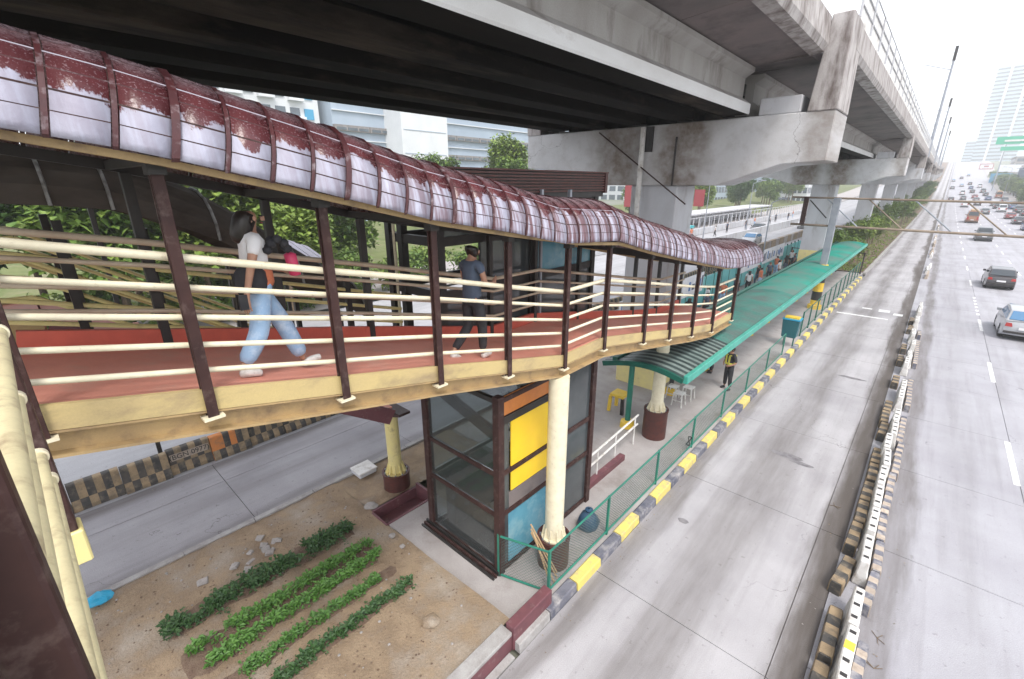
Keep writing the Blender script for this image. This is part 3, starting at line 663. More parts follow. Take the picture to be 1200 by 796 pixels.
# ------------------------------------------------------------------ columns with drums
def column(lab, x, y, r, ztop, dr, dh, m, cap=None):
    t = thing('support_column', lab, 'column', (x, y, .1), None)
    d = MB(); d.lathe((x, y, .1), [(dr, 0), (dr, dh - .05), (dr + .015, dh - .05), (dr + .015, dh), (dr - .03, dh), (dr - .03, dh - .04), (.02, dh - .04)], 28)
    smooth_obj(d.build('base_drum', M['drum'], t))
    c = MB(); c.lathe((x, y, dh + .07), [(r, 0), (r, ztop - dh - .07)], 28); smooth_obj(c.build('shaft', m, t))
    fl = MB(); fl.lathe((x, y, dh + .06), [(dr - .07, 0), (dr - .07, .035), (r, .035)], 24); fl.build('flange', m, t)
    for k in range(10):
        a = k * .628; g = MB(); cs, sn = math.cos(a), math.sin(a)
        P = [(r - .01, .03), (dr - .08, .03), (dr - .08, .06), (r + .02, .26), (r - .01, .26)]
        vs = []
        for sd_ in (-.009, .009): vs += [(x + cs * q - sn * sd_, y + sn * q + cs * sd_, dh + .06 + z) for q, z in P]
        g.add(vs, [(0, 1, 2, 3, 4), (9, 8, 7, 6, 5)] + [(i, 5 + i, 5 + (i + 1) % 5, (i + 1) % 5) for i in range(5)]); g.build('gusset', m, t)
        bq = MB(); bq.tube((x + cs * (dr - .05), y + sn * (dr - .05), dh + .05), (x + cs * (dr - .05), y + sn * (dr - .05), dh + .12), .016, 6); bq.build('bolt', M['steel'], t)
    if cap:
        q = MB(); q.ext([(x - .62, cap[0] + .14), (x - .2, cap[0]), (x + .2, cap[0]), (x + .62, cap[0] + .14), (x + .62, cap[0] + .2), (x - .62, cap[0] + .2)], y - .15, y + .15, 'y'); q.build('bracket_cap', M['brown'], t)
    return t
column('cream column on a dark drum in front of the yellow lift panel', -4.36, 6.06, .185, 4.29, .32, .72, M['cream'])
column('cream column on a tall rust brown drum by the green canopy front', -5.07, 12.1, .18, 3.26, .35, .98, M['cream'])
column('yellow column on a short dark drum at the edge of the soil', -8.85, 5.35, .165, 2.25, .33, .50, M['cream_y'], cap=(2.25,))

# ------------------------------------------------------------------ lift tower
lift = thing('lift_tower', 'glass lift enclosure framed in dark brown steel with bright yellow panel', 'lift', (-6, 6.6, .1))
X0, X1, Y0, Y1 = -7.0, -4.93, 5.08, 8.1
for (x, y) in ((X0, Y0), (X1, Y0), (X1, Y1), (X0, Y1), (X1, 6.62)):
    MB().box(x - .075, x + .075, y - .075, y + .075, .15, 4.05).build('corner_post' if (x, y) != (X1, 6.62) else 'mullion_post', M['brown'], lift, bev=.006)
for z in (.24, 1.55, 2.45, 3.95):
    MB().box(X0 + .08, X1 - .08, Y0 - .04, Y0 + .04, z - .045, z + .045).build('transom', M['brown'] if z < 3 else M['black'], lift)
    MB().box(X1 - .04, X1 + .04, Y0 + .08, 6.54, z - .045, z + .045).build('transom', M['brown'], lift)
    MB().box(X1 - .04, X1 + .04, 6.70, Y1 - .08, z - .045, z + .045).build('transom', M['brown'], lift)
    MB().box(X0 - .04, X0 + .04, Y0 + .08, Y1 - .08, z - .045, z + .045).build('transom', M['black'], lift)
    MB().box(X0 + .08, X1 - .08, Y1 - .04, Y1 + .04, z - .045, z + .045).build('transom', M['black'], lift)
for a, b in ((.29, 1.5), (1.6, 2.40), (2.50, 3.9)):
    MB().box(X0 + .08, X1 - .08, Y0 - .008, Y0 + .008, a, b).build('glass_pane', M['glass'], lift)
    MB().box(X0 - .008, X0 + .008, Y0 + .08, Y1 - .08, a, b).build('glass_pane', M['glass'], lift)
    MB().box(X1 - .008, X1 + .008, 6.70, Y1 - .08, a, b).build('glass_pane', M['mirror'], lift)
    MB().box(X0 + .08, X1 - .08, Y1 - .008, Y1 + .008, a, b).build('glass_pane', M['glass'], lift)
MB().box(X1 - .01, X1 + .012, 5.32, 6.52, .30, 1.50).build('glass_pane', M['glass_b'], lift, label='blue lower glass pane')
MB().box(X1 - .012, X1 + .006, 5.16, 5.34, .3, 3.9).build('glass_pane', M['mirror'], lift)
MB().box(X1 - .012, X1 + .014, 5.40, 6.54, 1.96, 2.40).build('colour_panel', M['yellow_panel'], lift)
MB().box(X1 - .012, X1 + .014, 5.40, 6.54, 2.50, 3.45).build('colour_panel', M['yellow_panel'], lift)
MB().box(X1 - .012, X1 + .010, 5.34, 6.54, 1.60, 1.94).build('glass_pane', M['conc_pink'], lift)
MB().box(X1 - .05, X1 + .04, 5.1, 6.6, 3.47, 3.62).build('transom', M['black'], lift)
MB().box(X1 - .012, X1 + .014, 5.2, 6.54, 3.63, 4.0).build('colour_panel', M['orange_panel'], lift, label='orange upper panel')
for k, yy in enumerate((4.86, 4.93, 5.0)): MB().box(X0 - .15, X1 + .05, yy - .02, yy + .02, .19, .235 + .03 * k).build('sill_track', M['black'] if k != 1 else M['brown'], lift)
# inner machinery: guide rails, a diagonal beam, counterweight frame, pit floor
for x in (-6.7, -6.1, -5.4): MB().box(x - .03, x + .03, 7.6, 7.66, -.3, 7.4).build('guide_rail', M['steel'], lift)
MB().bar((-6.9, 5.3, 3.55), (-5.05, 5.3, 3.05), .10, .22).build('cross_beam', M['black'], lift)
for z in (1.2, 2.0, 2.6, 3.3): MB().box(-6.95, -5.0, 7.5, 7.56, z, z + .06).build('tie_bar', M['steel'], lift)
for i_, z in enumerate((1.75, 2.35, 2.95)):
    MB().bar((-6.6, 7.45, z), (-5.5, 7.45, z + .5), .03, .05).build('brace', M['steel'], lift)
MB().box(-6.92, -5.02, 5.2, 7.95, .12, .17).build('pit_floor', M['conc_soffit'], lift)
MB().box(-6.9, -6.6, 5.4, 7.8, .17, 1.25).build('pit_wall', M['black'], lift)
MB().box(-6.3, -5.3, 6.2, 6.9, .17, .45).build('buffer_block', M['conc'], lift)
# upper shaft, left of the ramp
UX0, UX1, UY0, UY1 = -7.75, -6.28, 5.05, 9.9
for (x, y) in ((UX0, UY0), (UX1, UY0), (UX1, UY1), (UX0, UY1), (UX1, 7.5), (-7.35, UY0)):
    MB().box(x - .07, x + .07, y - .07, y + .07, 4.05, 7.3).build('corner_post', M['black'], lift)
for z in (4.15, 5.6, 6.55, 7.15):
    MB().box(UX0 + .07, UX1 - .07, UY0 - .05, UY0 + .05, z - .08, z + .08).build('transom', M['black'], lift)
    MB().box(UX1 - .04, UX1 + .04, UY0 + .07, UY1 - .07, z - .08, z + .08).build('transom', M['black'], lift)
    MB().box(UX0 - .04, UX0 + .04, UY0 + .07, UY1 - .07, z - .08, z + .08).build('transom', M['black'], lift)
for a, b in ((4.23, 5.52), (6.63, 7.07)): MB().box(UX1 - .008, UX1 + .008, UY0 + .07, 7.43, a, b).build('glass_pane', M['mirror'], lift)
for a, b in ((4.23, 5.52), (5.68, 6.47), (6.63, 7.07)): MB().box(UX1 - .008, UX1 + .008, 7.57, UY1 - .07, a, b).build('glass_pane', M['mirror'] if a != 5.68 else M['glass_b'], lift)
MB().box(UX1 - .02, UX1 + .02, 6.0, 7.43, 5.68, 6.47).build('glass_pane', M['mirror'], lift)
MB().tube((-7.55, 5.0, 4.2), (-7.55, 5.0, 7.0), .03, 8).build('drain_pipe', M['cream'], lift)
for k in range(7):
    z = 7.34 + k * .058
    lb = MB(); lb.box(UX0 - .35, UX1 + .16, UY0 - .3, UY1 + .25, z, z + .034); lb.build('roof_louvre', M['drum'], lift)
MB().box(UX0 - .30, UX1 + .11, UY0 - .25, UY1 + .2, 7.22, 7.76).build('roof_core', M['black'], lift)
MB().box(UX0 - .38, UX1 + .19, UY0 - .33, UY1 + .28, 7.745, 7.775).build('roof_cover', M['drum'], lift)
for (x, y) in ((UX1 + .13, UY1 + .22), (UX1 + .13, UY0 - .27)): MB().box(x - .05, x + .05, y - .05, y + .05, 7.3, 7.745).build('roof_corner', M['drum'], lift)
# low maroon wall and white rail beside the enclosure, on the platform
pr_ = thing('platform_rail', 'short white handrail over a maroon kerb beside the lift enclosure', 'railing', (-5.2, 9.5, .15))
MB().box(-5.22, -5.06, 8.35, 10.3, .155, .32).build('kerb_base', M['maroon'], pr_)
for z in (.75, 1.05): MB().tube((-5.14, 8.3, z), (-5.3, 11.4, z), .03, 8).build('rail', M['white_plastic'], pr_)
for y in (9.0, 10.0, 11.2): MB().tube((-5.14 - (y - 8.3) * .05, y, .15), (-5.14 - (y - 8.3) * .05, y, 1.05), .022, 8).build('baluster', M['white_plastic'], pr_)

# ------------------------------------------------------------------ green fence along the busway
def chain(mb, a, b, z0, z1, step, w=.006):
    """diamond wire mesh in the vertical plane through a-b"""
    a = Vector(a); b = Vector(b); d = b - a; L_ = d.length; d.normalize(); H_ = z1 - z0
    def P(s, z): return (a.x + d.x * s, a.y + d.y * s, z)
    for sg in (1, -1):
        s = -H_
        while s < L_:
            s0, s1 = s, s + H_; za, zc = (z0, z1) if sg == 1 else (z1, z0)
            if s0 < 0: za += (0 - s0) * (zc - za) / H_; s0 = 0
            e1 = zc
            if s1 > L_: e1 = za + (L_ - s0) * (zc - za) / (s1 - s0) if s1 > s0 else za; s1 = L_
            if s1 - s0 > .02:
                p, q = P(s0, za), P(s1, e1)
                mb.add([(p[0], p[1], p[2] - w), (q[0], q[1], q[2] - w), (q[0], q[1], q[2] + w), (p[0], p[1], p[2] + w)], [(0, 1, 2, 3)])
            s += step
M['tar'] = mat('tar_stain', (.13, .12, .13), (.24, .23, .24), 5, rough=.6)
M['wire'] = mat('wire_mesh', (.08, .15, .13), (.13, .17, .16), 4, rough=.5, metal=.2)
fence = thing('green_fence', 'green steel fence with wire mesh along the yellow and black kerb', 'fence', (-3.93, 20, .15))
fy = [5.36, 7.45, 9.85, 12.2, 14.7, 17.3, 20.0, 22.6]
def fpost(y, m=M['green']): return MB().box(-3.955, -3.905, y - .025, y + .025, .15, 1.17).build('post', m, fence, bev=.004)
for y in fy: fpost(y)
for (px, py, rx_, ry_) in ((-1.75, 13.9, .42, .16), (-1.35, 13.7, .3, .1), (-2.9, 9.2, .12, .09), (-1.2, 22, .5, .12)):
    b = MB(); n_ = 18
    b.v = [(px + rx_ * math.cos(q / n_ * 6.283) * (1 + .35 * mn.noise(Vector((q * .6, px, 0)))), py + ry_ * math.sin(q / n_ * 6.283) * (1 + .4 * mn.noise(Vector((q * .7, py, 2)))), .004) for q in range(n_)]; b.f = [tuple(range(n_))]; b.mi = [0]
    b.build('tar_patch', M['tar'], busway)
for a, b in zip(fy, fy[1:]):
    for z in (1.15, .24): MB().tube((-3.93, a + .02, z), (-3.93, b - .02, z), .022, 8).build('rail', M['green'], fence)
    c = MB(); chain(c, (-3.93, a + .04, 0), (-3.93, b - .04, 0), .26, 1.13, .065 if a < 10 else .09, .0055 if a < 10 else .008); c.build('mesh_panel', M['wire'], fence, kind='stuff')
gate = thing('green_gate', 'green mesh side panel closing the fence end in front of the lift', 'gate', (-4.5, 5.3, .15))
MB().box(-4.92, -4.87, 5.0, 5.05, .15, 1.2).build('post', M['green'], gate)
for z in (1.15, .22): MB().tube((-4.87, 5.03, z), (-3.95, 5.34, z), .022, 8).build('rail', M['green'], gate)
c = MB(); chain(c, (-4.87, 5.03, 0), (-3.96, 5.33, 0), .24, 1.13, .07, .004); c.build('mesh_panel', M['wire'], gate, kind='stuff')
f2 = thing('green_fence', 'far stretch of dark green railing with close posts past the blue bin', 'fence', (-3.93, 35, .15))
fy2 = [26.2 + k * 1.9 for k in range(12)]
for y in fy2: MB().box(-3.97, -3.91, y - .03, y + .03, .15, 1.45).build('post', M['green_dk'], f2)
for a, b in zip(fy2, fy2[1:]):
    for z in (1.4, .3): MB().tube((-3.94, a, z), (-3.94, b, z), .028, 6).build('rail', M['green_dk'], f2)
    c = MB(); chain(c, (-3.94, a + .04, 0), (-3.94, b - .04, 0), .32, 1.38, .14, .007); c.build('mesh_panel', M['wire'], f2, kind='stuff')
# end fence across the platform
ef = thing('end_fence', 'low dark fence across the far end of the platform', 'fence', (-6, 49, .15))
for x in (-9.4, -7.5, -5.7, -3.95): MB().box(x - .05, x + .05, 48.95, 49.05, .15, 2.0).build('post', M['black'], ef)
for z in (.25, 1.9): MB().box(-9.4, -3.95, 48.97, 49.03, z, z + .07).build('rail', M['black'], ef)
# broom sticks, trash bag, hose coil, blue bin
for k, (x0, y0, x1, y1) in enumerate(((-4.42, 5.42, -3.98, 5.62), (-4.46, 5.46, -4.02, 5.75), (-4.36, 5.40, -3.97, 5.50), (-4.5, 5.5, -4.1, 5.85))):
    o = MB().tube((x0, y0, 1.25 + .03 * k), (x1, y1, .18), .016, 8).build('wooden_pole', M['wood'], loc=(x1, y1, .18))
    tag(o, 'pale wooden pole leaning against the drum behind the green gate', 'pole', 'wooden poles leaning by the drum')
b_ = MB(); n0 = 16
prof = [(.02, 0), (.20, .03), (.24, .16), (.21, .30), (.13, .40), (.06, .44), (.09, .50), (.02, .52)]
for (r, z) in prof:
    for i in range(n0):
        t = i / n0 * 6.283; rr = r * (1 + .22 * mn.noise(Vector((math.cos(t) * 2, math.sin(t) * 2, z * 6)))); b_.v.append((-4.35 + rr * math.cos(t), 7.35 + rr * math.sin(t), .155 + z))
for j in range(len(prof) - 1):
    for i in range(n0): b_.f.append((j * n0 + i, j * n0 + (i + 1) % n0, (j + 1) * n0 + (i + 1) % n0, (j + 1) * n0 + i)); b_.mi.append(0)
smooth_obj(tag(b_.build('trash_bag', M['navy_bag'], loc=(-4.35, 7.35, .155)), 'dark blue plastic trash bag on the platform behind the fence', 'bag'), 50)
hz = MB(); pts = [(-3.95 + .03 * math.sin(t * 3), 12.0 + .13 * math.cos(t), .45 + .13 * math.sin(t)) for t in [i * .52 for i in range(26)]]
hz.path(pts, .018, 6); tag(hz.build('hose_coil', M['black'], loc=(-3.95, 12, .4)), 'coiled black hose hung on the fence rail', 'hose')
bn = thing('waste_bin', 'blue plastic waste bin hung on the fence with a yellow lid edge', 'bin', (-4.1, 24.3, .15))
q = MB(); q.ext([(-.30, 0), (.30, 0), (.36, .85), (-.36, .85)], -.28, .28, 'y'); q.v = [(x - 4.05, y + 24.2, z + .62) for x, y, z in q.v]; q.build('bin_body', mat('bin_teal', (.015, .10, .12), None, rough=.4), bn, bev=.03)
q = MB().box(-4.42, -3.68, 23.9, 24.5, 1.47, 1.53); q.build('bin_rim', M['blue_bag'], bn)
q = MB().box(-4.35, -3.75, 24.0, 24.4, 1.53, 1.60); q.build('bin_lid', M['yellow_paint'], bn)
for x in (-4.25, -3.85): MB().tube((x, 24.2, .15), (x, 24.2, .62), .03, 6).build('leg', M['green_dk'], bn)

# ------------------------------------------------------------------ long green canopy
can = thing('platform_canopy', 'long low curved green ribbed canopy over the bus platform', 'canopy', (-5.1, 30, .15))
def cprof(u):   # u 0..1 from road side to island side
    x = -3.95 - 2.35 * u; return x, 2.64 + .27 * math.sin(math.pi * (.15 + .85 * u)) ** 1.0 + .0
ncr = 9; y = 10.95; seg = 0
while y < 48.3:
    L_ = .28
    w = MB(); us = [i / ncr for i in range(ncr + 1)]
    amp = .022
    vs = []
    steps = 3 if y > 26 else 5
    for j in range(steps + 1):
        yy = y + L_ * j / steps; dz = amp * math.sin(math.pi * j / steps)
        for u in us: X, Z = cprof(u); vs.append((X, yy, Z + dz))
    n = ncr + 1
    w.add(vs, [(j * n + i, j * n + i + 1, (j + 1) * n + i + 1, (j + 1) * n + i) for j in range(steps) for i in range(ncr)])
    m = (M['canopy_grey'] if y < 14.2 else (M['canopy_mid'] if y < 23 else M['canopy']))
    o = w.build('roof_sheet', m, can); md = o.modifiers.new('s', 'SOLIDIFY'); md.thickness = .012
    if y < 14.4:
        q = MB(); vs = []
        for u in us: X, Z = cprof(u); vs += [(X, y + .0, Z + .008), (X, y + .10, Z + .024)]
        q.add(vs, [(2 * i, 2 * i + 1, 2 * i + 3, 2 * i + 2) for i in range(ncr)]); q.build('sheet_stripe', M['canopy_dark'], can)  # dark strip laid on the sheet along each rib
    y += L_
for k in range(12):
    a = 10.95 + k * 3.11; b = a + 3.1
    MB().box(-3.97, -3.85, a, b, 2.62, 2.83).build('gutter', M['canopy_edge'], can, bev=.01)
fr = MB(); pts = [cprof(i / 10) for i in range(11)]
for (a, b) in zip(pts, pts[1:]): fr.bar((a[0], 10.9, a[1] - .06), (b[0], 10.9, b[1] - .06), .08, .14)
fr.build('front_beam', M['green_dk'], can)
cpy = [12.05, 15.3, 18.5, 21.66, 24.7, 27.8, 31.1, 34.5, 37.7, 40.9, 44.1, 47.3]
for y in cpy:
    p = MB().tube((-5.95, y, .15), (-5.95, y, 2.8), .085, 12).build('post', M['green'] if y < 13 else M['black'], can); smooth_obj(p)
    MB().lathe((-5.95, y, .15), [(.24, 0), (.22, .20), (.12, .24)], 8).build('post_base', M['yellow_paint'], can)
    MB().bar((-5.95, y, 2.45), (-4.0, y, 2.62), .06, .10).build('rafter', M['green_dk'], can)
MB().box(-6.04, -5.9, 10.95, 48.2, 2.72, 2.84).build('long_beam', M['green_dk'], can)
# black and yellow stand behind the first canopy post
st = thing('warning_stand', 'small yellow and black striped stand behind the first green canopy post', 'stand', (-6.7, 12.9, .15))
for s_, (x, y) in enumerate(((-6.95, 12.6), (-6.45, 12.6), (-6.95, 13.1), (-6.45, 13.1))):
    MB().bar((x, y, .15), (x * .9 - .67, y * .9 + 1.285, .72), .10, .08).build('leg', M['black_paint'] if s_ % 2 else M['yellow_paint'], st)
MB().box(-6.95, -6.45, 12.6, 13.1, .72, .82).build('top_board', M['yellow_paint'], st, bev=.01)
# white plastic stools
def stool(x, y, lab):
    t = thing('plastic_stool', lab, 'stool', (x, y, .155), 'white plastic stools under the canopy')
    MB().box(x - .17, x + .17, y - .17, y + .17, .60, .64).build('seat', M['white_plastic'], t, bev=.012)
    for sx in (-1, 1):
        for sy in (-1, 1): MB().bar((x + sx * .18, y + sy * .18, .155), (x + sx * .14, y + sy * .14, .60), .035, .035).build('leg', M['white_plastic'], t)
    for z in (.35,):
        MB().box(x - .16, x + .16, y - .165, y - .15, z, z + .03).build('brace', M['white_plastic'], t)
stool(-5.35, 14.6, 'white plastic stool nearest the brown drum'); stool(-5.3, 15.3, 'white plastic stool set behind the nearest stool')
stool(-5.75, 15.0, 'white plastic stool on the island side of the other two')

# ------------------------------------------------------------------ viaduct
M['xhead'] = strip_road('stained_crosshead_concrete', (.74, .74, .76), (.62, .62, .63), [(-8.7, 1.2, 1.0), (-6.4, 1.1, 1.0), (-2.8, .5, .7)], 0.2, dirt=(.20, .155, .12))
PY = [15 + 30 * k for k in range(9)]
def pier(k, yp):
    z0 = zt(yp)
    labs = ['large viaduct pier with pale crosshead beside the maroon walkway roof', 'second viaduct pier behind the steel gantry post']
    t = thing('viaduct_pier', labs[k] if k < 2 else 'viaduct pier in the receding row, number %s beyond the gantry' % ['one', 'two', 'three', 'four', 'five', 'six', 'seven'][k - 2], 'pier', (-7.3, yp, z0), 'piers carrying the railway viaduct')
    w = .82
    MB().box(-7.3 - w, -7.3 + w, yp + .12, yp + 1.62, z0, z0 + 7.46).build('pier_column', M['conc_pale'] if k else M['conc_pale'], t, bev=.03)
    MB().box(-7.3 - w - .02, -7.3 + w + .02, yp + .10, yp + 1.64, z0 + .1, z0 + 2.3).build('painted_base', M['cream_y'] if k < 2 else M['conc_pale'], t, bev=.03)
    xh = MB()
    poly = [(-12.75, 9.3), (-12.75, 8.1), (-11.2, 8.0), (-9.4, 7.46), (-5.25, 7.46), (-3.55, 8.02), (-2.5, 8.08), (-2.5, 9.3)]
    xh.ext([(x, z + z0) for x, z in poly], yp, yp + 1.75, 'y'); xh.build('crosshead', M['xhead'] if k < 2 else M['conc_pale'], t, bev=.025)
    up = MB(); up.ext([(-3.16, 9.3), (-2.47, 9.3), (-2.52, 11.45), (-2.98, 11.45)], yp - .02, yp + 1.6, 'y', (0, z0), (0, z0)); up.build('end_upright', M['parapet'], t, bev=.02)
    up = MB(); up.ext([(-12.75, 9.3), (-12.1, 9.3), (-12.2, 11.5), (-12.8, 11.5)], yp - .02, yp + 1.6, 'y', (0, z0), (0, z0)); up.build('end_upright', M['parapet'], t)
    MB().box(-4.35, -3.32, yp + .04, yp + 1.6, z0 + 9.302, z0 + 9.74).build('shear_block', M['conc_pale'], t, bev=.03)
    for gx in (-4.95, -6.5, -8.05, -9.6, -11.1):
        for dy in (.35, 1.4): MB().box(gx - .25, gx + .25, yp + dy - .17, yp + dy + .17, z0 + 9.3, z0 + 9.36).build('bearing_pad', M['black'], t)
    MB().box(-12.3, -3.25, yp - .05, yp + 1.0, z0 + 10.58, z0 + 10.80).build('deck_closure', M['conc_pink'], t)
    if k == 0:
        MB().tube((-7.72, yp - .12, 6.0), (-7.72, yp - .12, 9.25), .085, 12).build('drain_pipe', M['white_plastic'], t)
        MB().box(-7.64, -7.4, yp - .08, yp, 8.5, 9.26).build('drain_box', M['black'], t)
        MB().tube((-6.6, yp - .05, 7.46), (-6.6, yp - .05, 8.9), .03, 6).build('conduit', M['black'], t)
        q = MB().tube((-9.4, yp - .1, 9.2), (-6.0, yp - .25, 6.9), .022, 8); q.build('slanting_pipe', M['brown'], t)
for k, yp in enumerate(PY): pier(k, yp)
def girder_poly(cx):
    return [(cx - .30, 9.36), (cx + .34, 9.36), (cx + .36, 9.40), (cx + .36, 9.62), (cx + .12, 9.80), (cx + .12, 10.28), (cx + .34, 10.42), (cx + .34, 10.52), (cx - .34, 10.52), (cx - .34, 10.42), (cx - .12, 10.28), (cx - .12, 9.80), (cx - .33, 9.62), (cx - .33, 9.40)]
bounds = [-15.0] + PY
for k, (ya, yb) in enumerate(zip(bounds, bounds[1:])):
    z0, z1 = zt(ya), zt(yb)
    t = thing('viaduct_span', ['elevated railway span overhead, darkest and nearest', 'elevated railway span just past the tall crosshead upright'][k] if k < 2 else 'elevated railway span in the distance, number %s past the gantry' % ['one', 'two', 'three', 'four', 'five', 'six', 'seven'][k - 2], 'viaduct', (-7.5, ya, 9.3), 'spans of the railway viaduct')
    a, b = ya + (.86 if k else 0), yb + .78 if k == 0 else yb + .78
    a = ya + .9 if k else ya; b = yb + (.02 if k == 0 else .8)
    for i, gx in enumerate((-4.93, -6.5, -8.05, -9.6, -11.1)):
        g = MB(); P = girder_poly(gx)
        g.ext(P, a, b - .05, 'y', (0, z0), (0, z1))
        # outer flange side pale; underside and inner girders get the shade-dark colour
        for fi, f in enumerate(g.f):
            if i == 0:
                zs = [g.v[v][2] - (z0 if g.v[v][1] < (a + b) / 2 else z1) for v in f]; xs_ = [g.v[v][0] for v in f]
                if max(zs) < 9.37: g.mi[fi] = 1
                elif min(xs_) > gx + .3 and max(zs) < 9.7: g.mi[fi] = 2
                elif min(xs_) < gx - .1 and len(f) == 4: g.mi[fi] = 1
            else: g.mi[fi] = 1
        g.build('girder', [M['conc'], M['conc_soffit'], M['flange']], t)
    nd = 6
    for j in range(nd):
        p0, p1 = a + (b - a) * j / nd, a + (b - a) * (j + 1) / nd
        q0, q1 = z0 + (z1 - z0) * j / nd, z0 + (z1 - z0) * (j + 1) / nd
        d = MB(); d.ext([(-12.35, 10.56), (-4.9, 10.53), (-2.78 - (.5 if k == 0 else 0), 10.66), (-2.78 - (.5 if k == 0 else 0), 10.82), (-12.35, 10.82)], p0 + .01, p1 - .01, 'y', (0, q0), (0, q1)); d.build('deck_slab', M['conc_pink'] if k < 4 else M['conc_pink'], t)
        pn = 2 if k < 3 else 1
        for s_ in range(pn):
            r0, r1 = p0 + (p1 - p0) * s_ / pn, p0 + (p1 - p0) * (s_ + 1) / pn; w0, w1 = q0 + (q1 - q0) * s_ / pn, q0 + (q1 - q0) * (s_ + 1) / pn
            dx_ = -.52 if k == 0 else -.06; c = MB(); c.ext([(-2.80 + dx_, 10.60), (-2.50 + dx_, 10.64), (-2.44 + dx_, 10.80), (-2.48 + dx_, 11.40), (-2.66 + dx_, 11.42), (-2.70 + dx_, 10.83), (-2.80 + dx_, 10.8)], r0 + .012, r1 - .012, 'y', (0, w0), (0, w1)); c.build('parapet_panel', M['parapet'], t)
        c = MB(); c.ext([(-12.5, 10.60), (-12.36, 10.60), (-12.36, 11.5), (-12.5, 11.5)], p0, p1 - .01, 'y', (0, q0), (0, q1)); c.build('parapet_panel', M['parapet'], t)
    if 0 < k < 6:
        for j in range(14):
            y_ = a + (b - a) * (j + .04) / 14; y2_ = a + (b - a) * (j + .96) / 14; e0, e1 = z0 + (z1 - z0) * j / 14, z0 + (z1 - z0) * (j + 1) / 14
            sp_ = MB(); sp_.ext([(-2.585, 11.45), (-2.575, 11.45), (-2.575, 12.3), (-2.585, 12.3)], y_, y2_, 'y', (0, e0), (0, e1)); sp_.build('screen_panel', M['white_plastic'], t)
        for zz in (11.8, 12.1, 12.4): MB().tube((-2.56, a, zz + z0), (-2.56, b, zz + z1), .02, 6).build('top_rail', M['conc_pale'], t)
        for j in range(15): yy = a + (b - a) * j / 14; zz = z0 + (z1 - z0) * j / 14; MB().tube((-2.56, yy, 11.5 + zz), (-2.56, yy, 12.42 + zz), .03, 6).build('rail_stanchion', M['conc_pale'], t)
    for xx in (-5.5, -9.4) if k < 2 else ():
        MB().box(xx - .3, xx + .3, a, b, 10.9, 11.1).build('track_plinth', M['conc'], t)

# ------------------------------------------------------------------ dark covered stair beyond the ramp
ZS = [(-3, 5.85), (.1, 5.8), (7.6, .9)]
zs = lambda y: interp(ZS, y)
stair = thing('covered_stair', 'covered stairway with dark arched roof descending beyond the ramp', 'stair', (-9, 3, 0))
SR = [(-3, 8.2), (.32, 8.0), (1.11, 7.9), (2.04, 7.55), (2.9, 6.95), (4.13, 6.0), (7.5, 3.6)]   # crown z
sr = lambda y: interp(SR, y)
ry = [-2.4 + .58 * k for k in range(13)]
for a, b in zip(ry, ry[1:]):
    p = MB(); vs = []; n = 11
    for y in (a, b):
        for i in range(n):
            t_ = math.pi * i / (n - 1); vs.append((-9.0 + .95 * math.cos(t_), y, sr(y) - .72 + .72 * math.sin(t_) + .012 * (i % 2)))
    p.add(vs, [(i, i + 1, n + i + 1, n + i) for i in range(n - 1)]); o = p.build('roof_panel', M['roof_dk'], stair)
    md = o.modifiers.new('s', 'SOLIDIFY'); md.thickness = .02
for y in ry:
    p = MB(); n = 11; pts = [(-9.0 + .98 * math.cos(math.pi * i / (n - 1)), y, sr(y) - .72 + .75 * math.sin(math.pi * i / (n - 1))) for i in range(n)]
    p.path(pts, .022, 5); p.build('roof_hoop', M['roof_grey'], stair)
for y in ry[3:-1:2]:
    for x in (-8.05, -9.95): MB().box(x - .045, x + .045, y - .045, y + .045, max(.1, zs(y) - .1), sr(y) - .9).build('post', M['black'], stair)
ZS = [(-3, 5.85), (.1, 5.8), (7.6, .9)]
zs = lambda y: interp(ZS, y)
for x in (-8.05, -9.95):
    for k, o_ in enumerate((1.1, .86, .62, .38)):
        for a, b in ((-2.4, .1), (.1, 2.5), (2.5, 4.9)):
            MB().tube((x, a, zs(a) + o_), (x, b, zs(b) + o_), .028, 8).build('rail', M['cream_y'], stair)
    MB().bar((x, .1, 5.72), (x, 4.9, 2.59), .05, .34).build('stringer', M['maroon'], stair)
    MB().bar((x, -2.4, 5.75), (x, .1, 5.72), .05, .34).build('stringer', M['tan'], stair)
for k in range(18):
    y = .15 + k * .265; MB().box(-9.9, -8.1, y, y + .30, zs(y) - .05, zs(y) - .01).build('tread', M['red_floor'], stair)
MB().box(-9.92, -8.08, -2.6, .12, 5.70, 5.82).build('landing_slab', M['red_floor'], stair)
# ramp link landing between the two at the left edge
lk_ = thing('link_landing', 'yellow sided landing with maroon band seen through the left rails', 'landing', (-7, -1, 5.7))
MB().box(-8.0, -6.2, -2.4, -.5, 5.72, 5.86).build('floor_panel', M['red_floor'], lk_)
MB().bar((-6.9, -.5, 5.62), (-6.9, 2.6, 5.05), .05, .36).build('stringer', M['tan'], lk_)
MB().bar((-6.88, -.5, 5.86), (-6.88, 2.6, 5.26), .04, .12).build('stringer_band', M['maroon'], lk_)
for k, o_ in enumerate((1.15, .9, .65, .42)): MB().tube((-6.9, -.8, 5.9 + o_), (-6.9, 4.6, 4.45 + o_), .027, 8).build('rail', M['cream_y'], lk_)
for y in (.4, 2.0, 3.6): MB().box(-6.94, -6.86, y - .04, y + .04, 5.75 - y * .24, 7.1 - y * .27).build('post', M['black'], lk_)
pale = thing('lower_shed_roof', 'pale lilac corrugated roof sloping down beyond the dark stair', 'roof', (-13.5, 3, 5))
